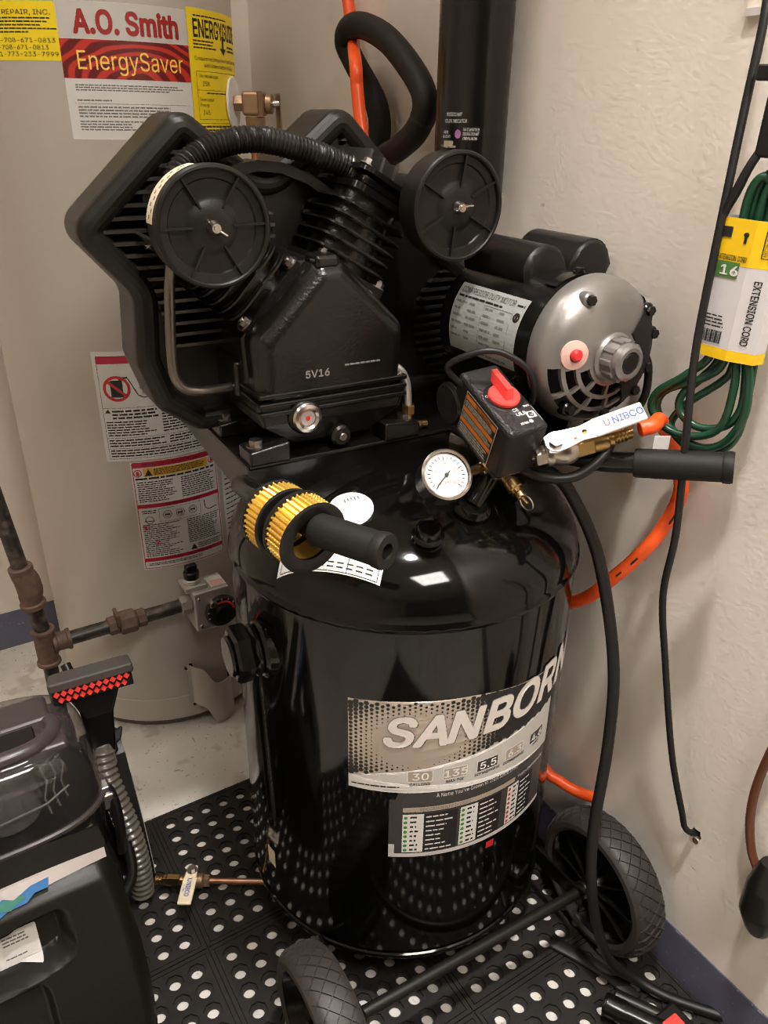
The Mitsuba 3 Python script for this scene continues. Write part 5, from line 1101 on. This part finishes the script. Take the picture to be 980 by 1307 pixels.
lowv = np.vstack([np.c_[secs[0][:, :2] * 1.0, np.full(64, .258)], np.c_[(secs[0][:, :2] - [[(TX0 + TX1) / 2, (TY0 + TY1) / 2]]) * .95 + [[(TX0 + TX1) / 2, (TY0 + TY1) / 2]], np.full(64, .150)]])
scene[Q + 'lower_tank'] = mikit.ply(trimesh.Trimesh(lowv, [f for j in range(64) for f in ([j, (j + 1) % 64, 64 + (j + 1) % 64], [j, 64 + (j + 1) % 64, 64 + j])], process=False), 'mat_clear', smooth=True); note(Q + 'lower_tank', 'clear lower tank under the dome')
put(Q + 'tank_floor', at(ext(Polygon(secs[0][:, :2]).buffer(-.014), .004), np.eye(4)).apply_translation((0, 0, .153)), 'plastic_dark')
put(Q + 'tank_partition', at(ext(Polygon(secs[0][:, :2]).buffer(-.006), .003), np.eye(4)).apply_translation((0, 0, .258)), 'plastic_dark')
put(Q + 'tank_filter', J([mv(lathe([(0, 0), (.046, 0), (.046, .010), (.038, .060), (.030, .082), (.014, .092), (0, .093)], 36), -.250, -.088, .264)] + [hull([[-.250 + math.cos(a) * rr_ - math.sin(a) * w_, -.088 + math.sin(a) * rr_ + math.cos(a) * w_, z_] for rr_, z_ in ((.040, .272), (.050, .272), (.034, .326), (.041, .326)) for w_ in (-.0018, .0018)]) for a in np.arange(12) * math.pi / 6]), 'filter_grey', 35)
put(Q + 'tank_duct', hull([[-.40, .0, .27], [-.33, .0, .27], [-.40, -.06, .27], [-.33, -.06, .33], [-.36, .0, .35]], .008), 'filter_grey', 35)
for i, (x0_, y0_) in enumerate(((-.196, -.128), (-.182, -.118), (-.168, -.104))):
    put(Q + 'tank_rib', tube([(x0_, y0_, .270), (x0_ - .004, y0_ + .004, .300), (x0_ + .004, y0_ + .010, .325), (x0_ - .002, y0_ + .016, .355)], .0016, 8, 1, smooth=False), 'trim_grey')
put(Q + 'tank_band', tube([(-.30, -.150, .300), (-.20, -.150, .312), (-.165, -.135, .318)], .0018, 8, 1, smooth=False), 'trim_grey')
put(Q + 'tank_lid', J(rbox(-.50, -.152, -.136, -.030, .380, .398, .008), hull([[x, y, z] for x in (-.50, -.172) for y, z in ((-.062, .392), (-.020, .396), (-.012, .384), (-.062, .384))], .009)), 'tint', 40); note(Q + 'tank_lid', 'smoky tinted lid with a carrying handle')
put(Q + 'tank_lid__grip_recess', hull([[x, y, z] for x in (-.50, -.195) for y in (-.112, -.078) for z in (.392, .3975)], .003), 'plastic_dark')
put(Q + 'tank_lid__handle', tube([(-.50, -.124, .399), (-.36, -.130, .400), (-.27, -.132, .400), (-.21, -.128, .399), (-.178, -.112, .397), (-.165, -.088, .395), (-.168, -.070, .394)], .0120, 18, 10), 'tint')
put(Q + 'tank_latch', J(rbox(-.124, -.104, -.128, -.098, .232, .262, .004), rbox(-.122, -.108, -.124, -.102, .262, .275, .003)), 'steel', 40)
put(Q + 'side_frame', tube([(-.118, .05, .40), (-.112, .02, .37), (-.106, -.045, .30), (-.102, -.09, .24), (-.100, -.125, .17), (-.106, -.165, .115), (-.14, -.185, .085)], .0085, 12, 8), 'plastic_dark')
put(Q + 'hose_hook', tube([(-.124, -.108, .250), (-.112, -.112, .262), (-.106, -.124, .240), (-.107, -.138, .19), (-.110, -.142, .15)], .0085, 12, 8), 'plastic_dark')
fin = Polygon([(.06, .0135), (.06, .21), (.03, .255), (.005, .262), (-.022, .240), (-.060, .172), (-.086, .118), (-.104, .062), (-.112, .0135)]).buffer(-.006).buffer(.006)
FM = np.eye(4); FM[:3, 0], FM[:3, 1], FM[:3, 2], FM[:3, 3] = (0, 1, 0), (0, 0, 1), (1, 0, 0), (-.083, 0, 0)
put(Q + 'side_panel', at(ext(fin, .022), FM), 'plastic_dark', 20); FM[0, 3] = -.0609
put(Q + 'side_panel__trim', at(ext(fin.difference(fin.buffer(-.013)).intersection(sbox(-.2, .030, .02, .205)), .0012), FM), 'trim_grey', 20)
# brush tool standing up at the back, its hose coming down the side
bc = np.array([-.094, -.040, .414]); bx_ = np.array([.985, -.12, .045]); bx_ /= np.linalg.norm(bx_); by_ = np.array([.10, .90, -.36]); by_ -= bx_ * (by_ @ bx_); by_ /= np.linalg.norm(by_); bz_ = np.cross(bx_, by_)
BM = np.eye(4); BM[:3, 0], BM[:3, 1], BM[:3, 2], BM[:3, 3] = bx_, by_, bz_, bc
bk_ = put(Q + 'brush_tool', at(J(hull([[x, y, z] for x, y, z in ((-.060, -.006, .006), (.060, -.006, .006), (-.060, -.008, .014), (.060, -.008, .014), (-.048, .034, .018), (.048, .034, .018), (-.048, .034, .008), (.048, .034, .008), (-.058, .022, .020), (.058, .022, .020))], .004)), BM), 'pile_grey', 40); note(bk_, 'brush head with two rows of red bristles')
put(bk_ + '__face', at(hull([[x, y, z] for x in (-.058, .058) for y in (-.007, .020) for z in (-.016, .006)], .002), BM), 'plastic_dark')
for j, z in enumerate((-.0015, -.0110)):
    for i in range(11):
        x = -.0535 + .0105 * i + (.00525 if j else 0)
        if x > .056: continue
        put(bk_ + '__bristle_tuft', at(J([hull([[x + dx, -.0085, z + dz] for dx, dz in ((-.0052, 0), (.0052, 0), (0, .0056), (0, -.0056))] + [[x + dx * .6, -.0165, z + dz * .6] for dx, dz in ((-.0052, 0), (.0052, 0), (0, .0056), (0, -.0056))])]), BM), 'bristle', False)
put(bk_ + '__neck', J(hull([bc + bx_ * s_ * .036 + by_ * y_ - bz_ * .010 for s_ in (-1, 1) for y_ in (-.002, .016)] + [bc + bx_ * (s_ * .018) + [0, -.012, -.05] + by_ * y_ for s_ in (-1, 1) for y_ in (-.008, .012)], .004), hull([bc + bx_ * (s_ * .018) + [0, -.012, -.05] + by_ * y_ for s_ in (-1, 1) for y_ in (-.008, .012)] + [[-.1 + s_ * .016, -.052 + y_, .290] for s_ in (-1, 1) for y_ in (-.010, .012)], .004)), 'satin_black', 40)
put(bk_ + '__thumb_trigger', hull([[-.083, -.062, .300], [-.072, -.060, .306], [-.083, -.052, .312], [-.066, -.052, .318]], .003), 'plastic_dark')
hp_ = [(-.1005, -.060, .292), (-.104, -.076, .262), (-.100, -.095, .225), (-.094, -.112, .185), (-.090, -.126, .145), (-.0885, -.134, .105), (-.089, -.138, .065), (-.091, -.138, .032)]
put(Q + 'hose', tube(hp_, .0176, 20, 40, prof=lambda d: 1 + .10 * np.sin(2 * np.pi * d / .0112)), 'hose_grey', 50); note(Q + 'hose', 'grey ribbed hose')
put(Q + 'hose__cuff', ccyl((-.1002, -.054, .302), (-.0992, -.071, .268), .0165, .002, 24), 'hose_grey')
put(Q + 'tool_holder', J(hull([[-.120, .0, .28], [-.078, .0, .28], [-.120, .0, .24], [-.078, .0, .24], [-.12, -.03, .26], [-.078, -.03, .26]], .006), hull([[-.13, .02, .15], [-.08, .02, .15], [-.12, -.01, .25], [-.08, -.01, .25]], .006)), 'plastic_dark')

# ------------------------------------------------------------------ black plastic case in front of it
thing('plastic_case', 'black moulded plastic case with a grey lip and torn blue tape at the lower left', 'case')
N_ = 40
def case_y(x, z):  # front face, leaning back and bulging a little
    return -.432 + .26 * max(0, z - .02) ** 1.15 * 1.9 - .0 + .35 * (x + .27) ** 2
def case_top(x): return .318 - .55 * (x + .245) ** 2
X0, X1 = -.44, -.146
xs = np.linspace(X0, X1, 44); zs = np.linspace(0, 1, 40); V = []
def dent(x, z, cx, cz, hx, hz, d, e=.012, tilt=0.0):
    zz = z - cz - tilt * (x - cx); k = max(abs(x - cx) / hx, abs(zz) / hz)
    rr = ((abs(x - cx) / hx) ** 6 + (abs(zz) / hz) ** 6) ** (1 / 6); return d * (1 - min(1, max(0, (rr - .86) / .16)) ** 1) if rr < 1.02 else 0
xs = np.linspace(X0, X1, 120); zs = np.linspace(0, 1, 110)
for x in xs:
    zt = case_top(x); side_ = max(0, (x - (X1 - .022)) / .022)
    for t in zs:
        z = .013 + (zt - .013) * t
        y = case_y(x, z) + dent(x, z, -.300, .254, .082, .033, .034, tilt=.10) + dent(x, z, -.292, .172, .034, .044, .018) + .030 * side_ ** 2.2 + .014 * max(0, (t - .95) / .05) ** 2
        V.append([x + .014 * max(0, (x - X0) / (X1 - X0) - .5) * 2 * 4 * t * (1 - t), y, z])
V = np.array(V); n1, n2 = len(xs), len(zs); F = [f for i in range(n1 - 1) for j in range(n2 - 1) for f in ([i * n2 + j, (i + 1) * n2 + j, (i + 1) * n2 + j + 1], [i * n2 + j, (i + 1) * n2 + j + 1, i * n2 + j + 1])]
fr_ = trimesh.Trimesh(V, F, process=False)
top_e = V.reshape(n1, n2, 3)[:, -1]; sid = V.reshape(n1, n2, 3)[-1]
bkpts = np.array([[x, -.225, case_top(x) - .004] for x in xs])
tv = np.vstack([top_e, bkpts]); tf = [f for i in range(n1 - 1) for f in ([i, i + 1, n1 + i + 1], [i, n1 + i + 1, n1 + i])]
sv = np.vstack([sid, [[X1, -.225, p[2]] for p in sid]]); sf = [f for j in range(n2 - 1) for f in ([j, n2 + j, n2 + j + 1], [j, n2 + j + 1, j + 1])]
bv_ = np.vstack([[[x, -.225, .013] for x in (X0, X1)], [[X1, -.225, case_top(X1)], [X0, -.225, case_top(X0)]]])
lv = V.reshape(n1, n2, 3)[0]; lv2 = np.vstack([lv, [[X0, -.225, p[2]] for p in lv]])
put('plastic_case__shell', J(fr_, trimesh.Trimesh(tv, tf, process=False), trimesh.Trimesh(sv, sf, process=False), trimesh.Trimesh(bv_, [[0, 1, 2], [0, 2, 3]], process=False), trimesh.Trimesh(lv2, sf, process=False)), 'plastic_black', 30)
lp = [[x, -.300 + .35 * (x + .27) ** 2 * .4, case_top(x) + .002] for x in np.linspace(X0, X1 - .004, 30)]
lw = [.020 if x < -.292 or x > -.282 else .012 for x in np.linspace(X0, X1 - .004, 30)]
LV = []; 
for p, w in zip(lp, lw):
    tpr = min(1, (X1 - .012 - p[0]) / .10) ; w2 = w * .75 * (.2 + .8 * tpr)
    LV += [[p[0], p[1] + .016, p[2] + .010], [p[0], p[1] + .016 - w2 * .35, p[2] + .011], [p[0], p[1] + .012 - w2, p[2] - .002], [p[0], p[1] + .016, p[2] - .006]]
LF = [f for i in range(len(lp) - 1) for k in range(4) for f in ([4 * i + k, 4 * i + (k + 1) % 4, 4 * i + 4 + (k + 1) % 4], [4 * i + k, 4 * i + 4 + (k + 1) % 4, 4 * i + 4 + k])]
put('plastic_case__lip', trimesh.Trimesh(LV, LF, process=False), 'lip_grey', 20); note('plastic_case__lip', 'pale grey moulded lip along the top edge')
def on_case(poly, off=.0012):
    v, f = trimesh.creation.triangulate_polygon(affinity.translate(affinity.scale(poly, .9, .9, origin=(-.3, .29)), -.002, .036), engine='earcut'); t = trimesh.Trimesh(np.c_[v, 0 * v[:, 0]], f, process=False).subdivide_to_size(.012, max_iter=8)
    p = np.array([[x, case_y(x, z) - off, z] for x, z, _ in t.vertices]); return trimesh.Trimesh(p, t.faces, process=False)
put('plastic_case__tape', on_case(Polygon([(-.40, .268), (-.345, .283), (-.316, .290), (-.300, .286), (-.275, .2965), (-.262, .290), (-.238, .299), (-.213, .3005), (-.216, .288), (-.235, .288), (-.247, .280), (-.272, .279), (-.292, .272), (-.33, .266), (-.36, .258), (-.40, .252)])), 'tape_blue', True); note('plastic_case__tape', 'torn strip of blue tape')
put('plastic_case__tape__scrap', on_case(Polygon([(-.288, .289), (-.274, .2955), (-.262, .291), (-.252, .294), (-.246, .288), (-.262, .283), (-.268, .279), (-.284, .283)]), .0022), 'tape_green', True)
def in_dent(u, v, h): return np.stack([-.318 + u, np.array([case_y(a, b) + dent(a, b, -.300, .254, .082, .033, .034, tilt=.10) for a, b in zip(-.318 + u, .226 + v)]) - h - .0012, .226 + v], -1)
s = Sheet('plastic_case__sticker', in_dent, .012); s.poly('', 'label_white', sbox(.012, .002, .066, .042).buffer(-.003).buffer(.003), .0003)
s.fine('print', 'ink_soft', .024, .026, .058, .038, 3, .45, .2, .0012); s.fine('print', 'ink_soft', .024, .010, .050, .013, 1, .5, 0, .0012); s.done(); note('plastic_case__sticker', 'white rating sticker in the hand recess')
put('plastic_case__catch', rbox(-.272, -.245, case_y(-.26, .075) - .004, case_y(-.26, .075) + .02, .066, .078, .004), 'pile_grey', 40)

# ------------------------------------------------------------------ drain valve on the mat
thing('drain_valve', 'small brass drain valve with a cream lever on a copper tube lying above the mat', 'valve')
d0, d1 = np.array([-.066, -.130, .040]), np.array([.100, -.236, .040]); dd = (d1 - d0) / np.linalg.norm(d1 - d0)
def da(t): return d0 + dd * t
put('drain_valve__fitting', J(*[ccyl(da(.000 + .0045 * i), da(.004 + .0045 * i), .0068, .0008, 16) for i in range(3)], ccyl(da(.0135), da(.020), .0085, .001, 6), ccyl(da(.020), da(.043), .0098, .001, 6), ccyl(da(.043), da(.050), .0085, .001, 16)), 'brass', 30)
put('drain_valve__body', J(ccyl(da(.050), da(.084), .0125, .002, 20), cyl(da(.066), da(.066) + [0, 0, .024], .0055, 14), ccyl(da(.084), da(.094), .0105, .001, 6)), 'bronze', 30)
put('drain_valve__nut', at(hexbolt((0, 0, 0), (0, 0, 1), .0062, .006), frame(da(.066) + [0, 0, .0255])), 'bolt', False)
put('drain_valve__copper_tube', cyl(da(.094), da(.210), .0052, 16), 'copper')
dl = np.array([-.52, -.85, 0]); dl /= np.linalg.norm(dl); DM = frame(da(.066) + [0, 0, .0235], (0, 0, 1), dl)
lv_ = Polygon([(-.009, -.008), (.010, -.0095), (.018, -.0092), (.052, -.0112), (.060, -.0095), (.064, -.004), (.064, .004), (.060, .0095), (.052, .0112), (.018, .0092), (.010, .0095), (-.009, .008)])
put('drain_valve__lever', at(J(ext(lv_, .0025), rbox(.014, .0655, -.0115, .0115, -.001, .0045, .0025)), DM), 'cream', 35); note('drain_valve__lever', 'cream coated lever with blue lettering')
put('drain_valve__lever_print', at(J(mv(text('NIBCO', .0075, bold=True, width=.026), .026, -.0030, .0049), mv(text('S-580', .0032), .030, -.0082, .0049)), DM), 'ink_blue'); put('drain_valve__lever_logo', at(mv(text('U', .0075, bold=True), .0175, -.003, .0049), DM), 'ink_blue')

# ------------------------------------------------------------------ tool lying at the right front of the mat
thing('blow_gun', 'black plug end with an orange tab lying on the mat at the lower right corner', 'tool')
g0 = np.array([.437, -.685, .040]); gd = np.array([.55, -.80, -.10]); gd /= np.linalg.norm(gd)
put('blow_gun__barrel', J(at(lathe([(0, .004), (.010, .004), (.0115, 0), (.0150, .0005), (.0165, .003), (.0165, .030), (.0145, .036), (.0145, .13), (0, .13)], 32), frame(g0, gd))), 'satin_black', 40)
put('blow_gun__side_tube', J(cyl(g0 + [.026, .002, -.004], g0 + [.026, .002, -.004] + gd * .13, .0095, 20), rbox(.47, .53, -.79, -.735, .0125, .040, .006)), 'plastic_dark', 40)
put('blow_gun__tab', rbox(.483, .512, -.772, -.752, .040, .050, .003), 'knob_red', 40)
thing('black_lead', 'flat black strap lying on the mat beside the power cord at the right wheel', 'strap')
bl_ = tube([(.452, -.560, 0), (.478, -.615, 0), (.492, -.655, 0), (.498, -.700, 0)], .0115, 12, 8); bl_.apply_transform(np.diag([1, 1, .35, 1])); bl_.apply_translation((0, 0, .0172))
put('black_lead', bl_, 'cable')
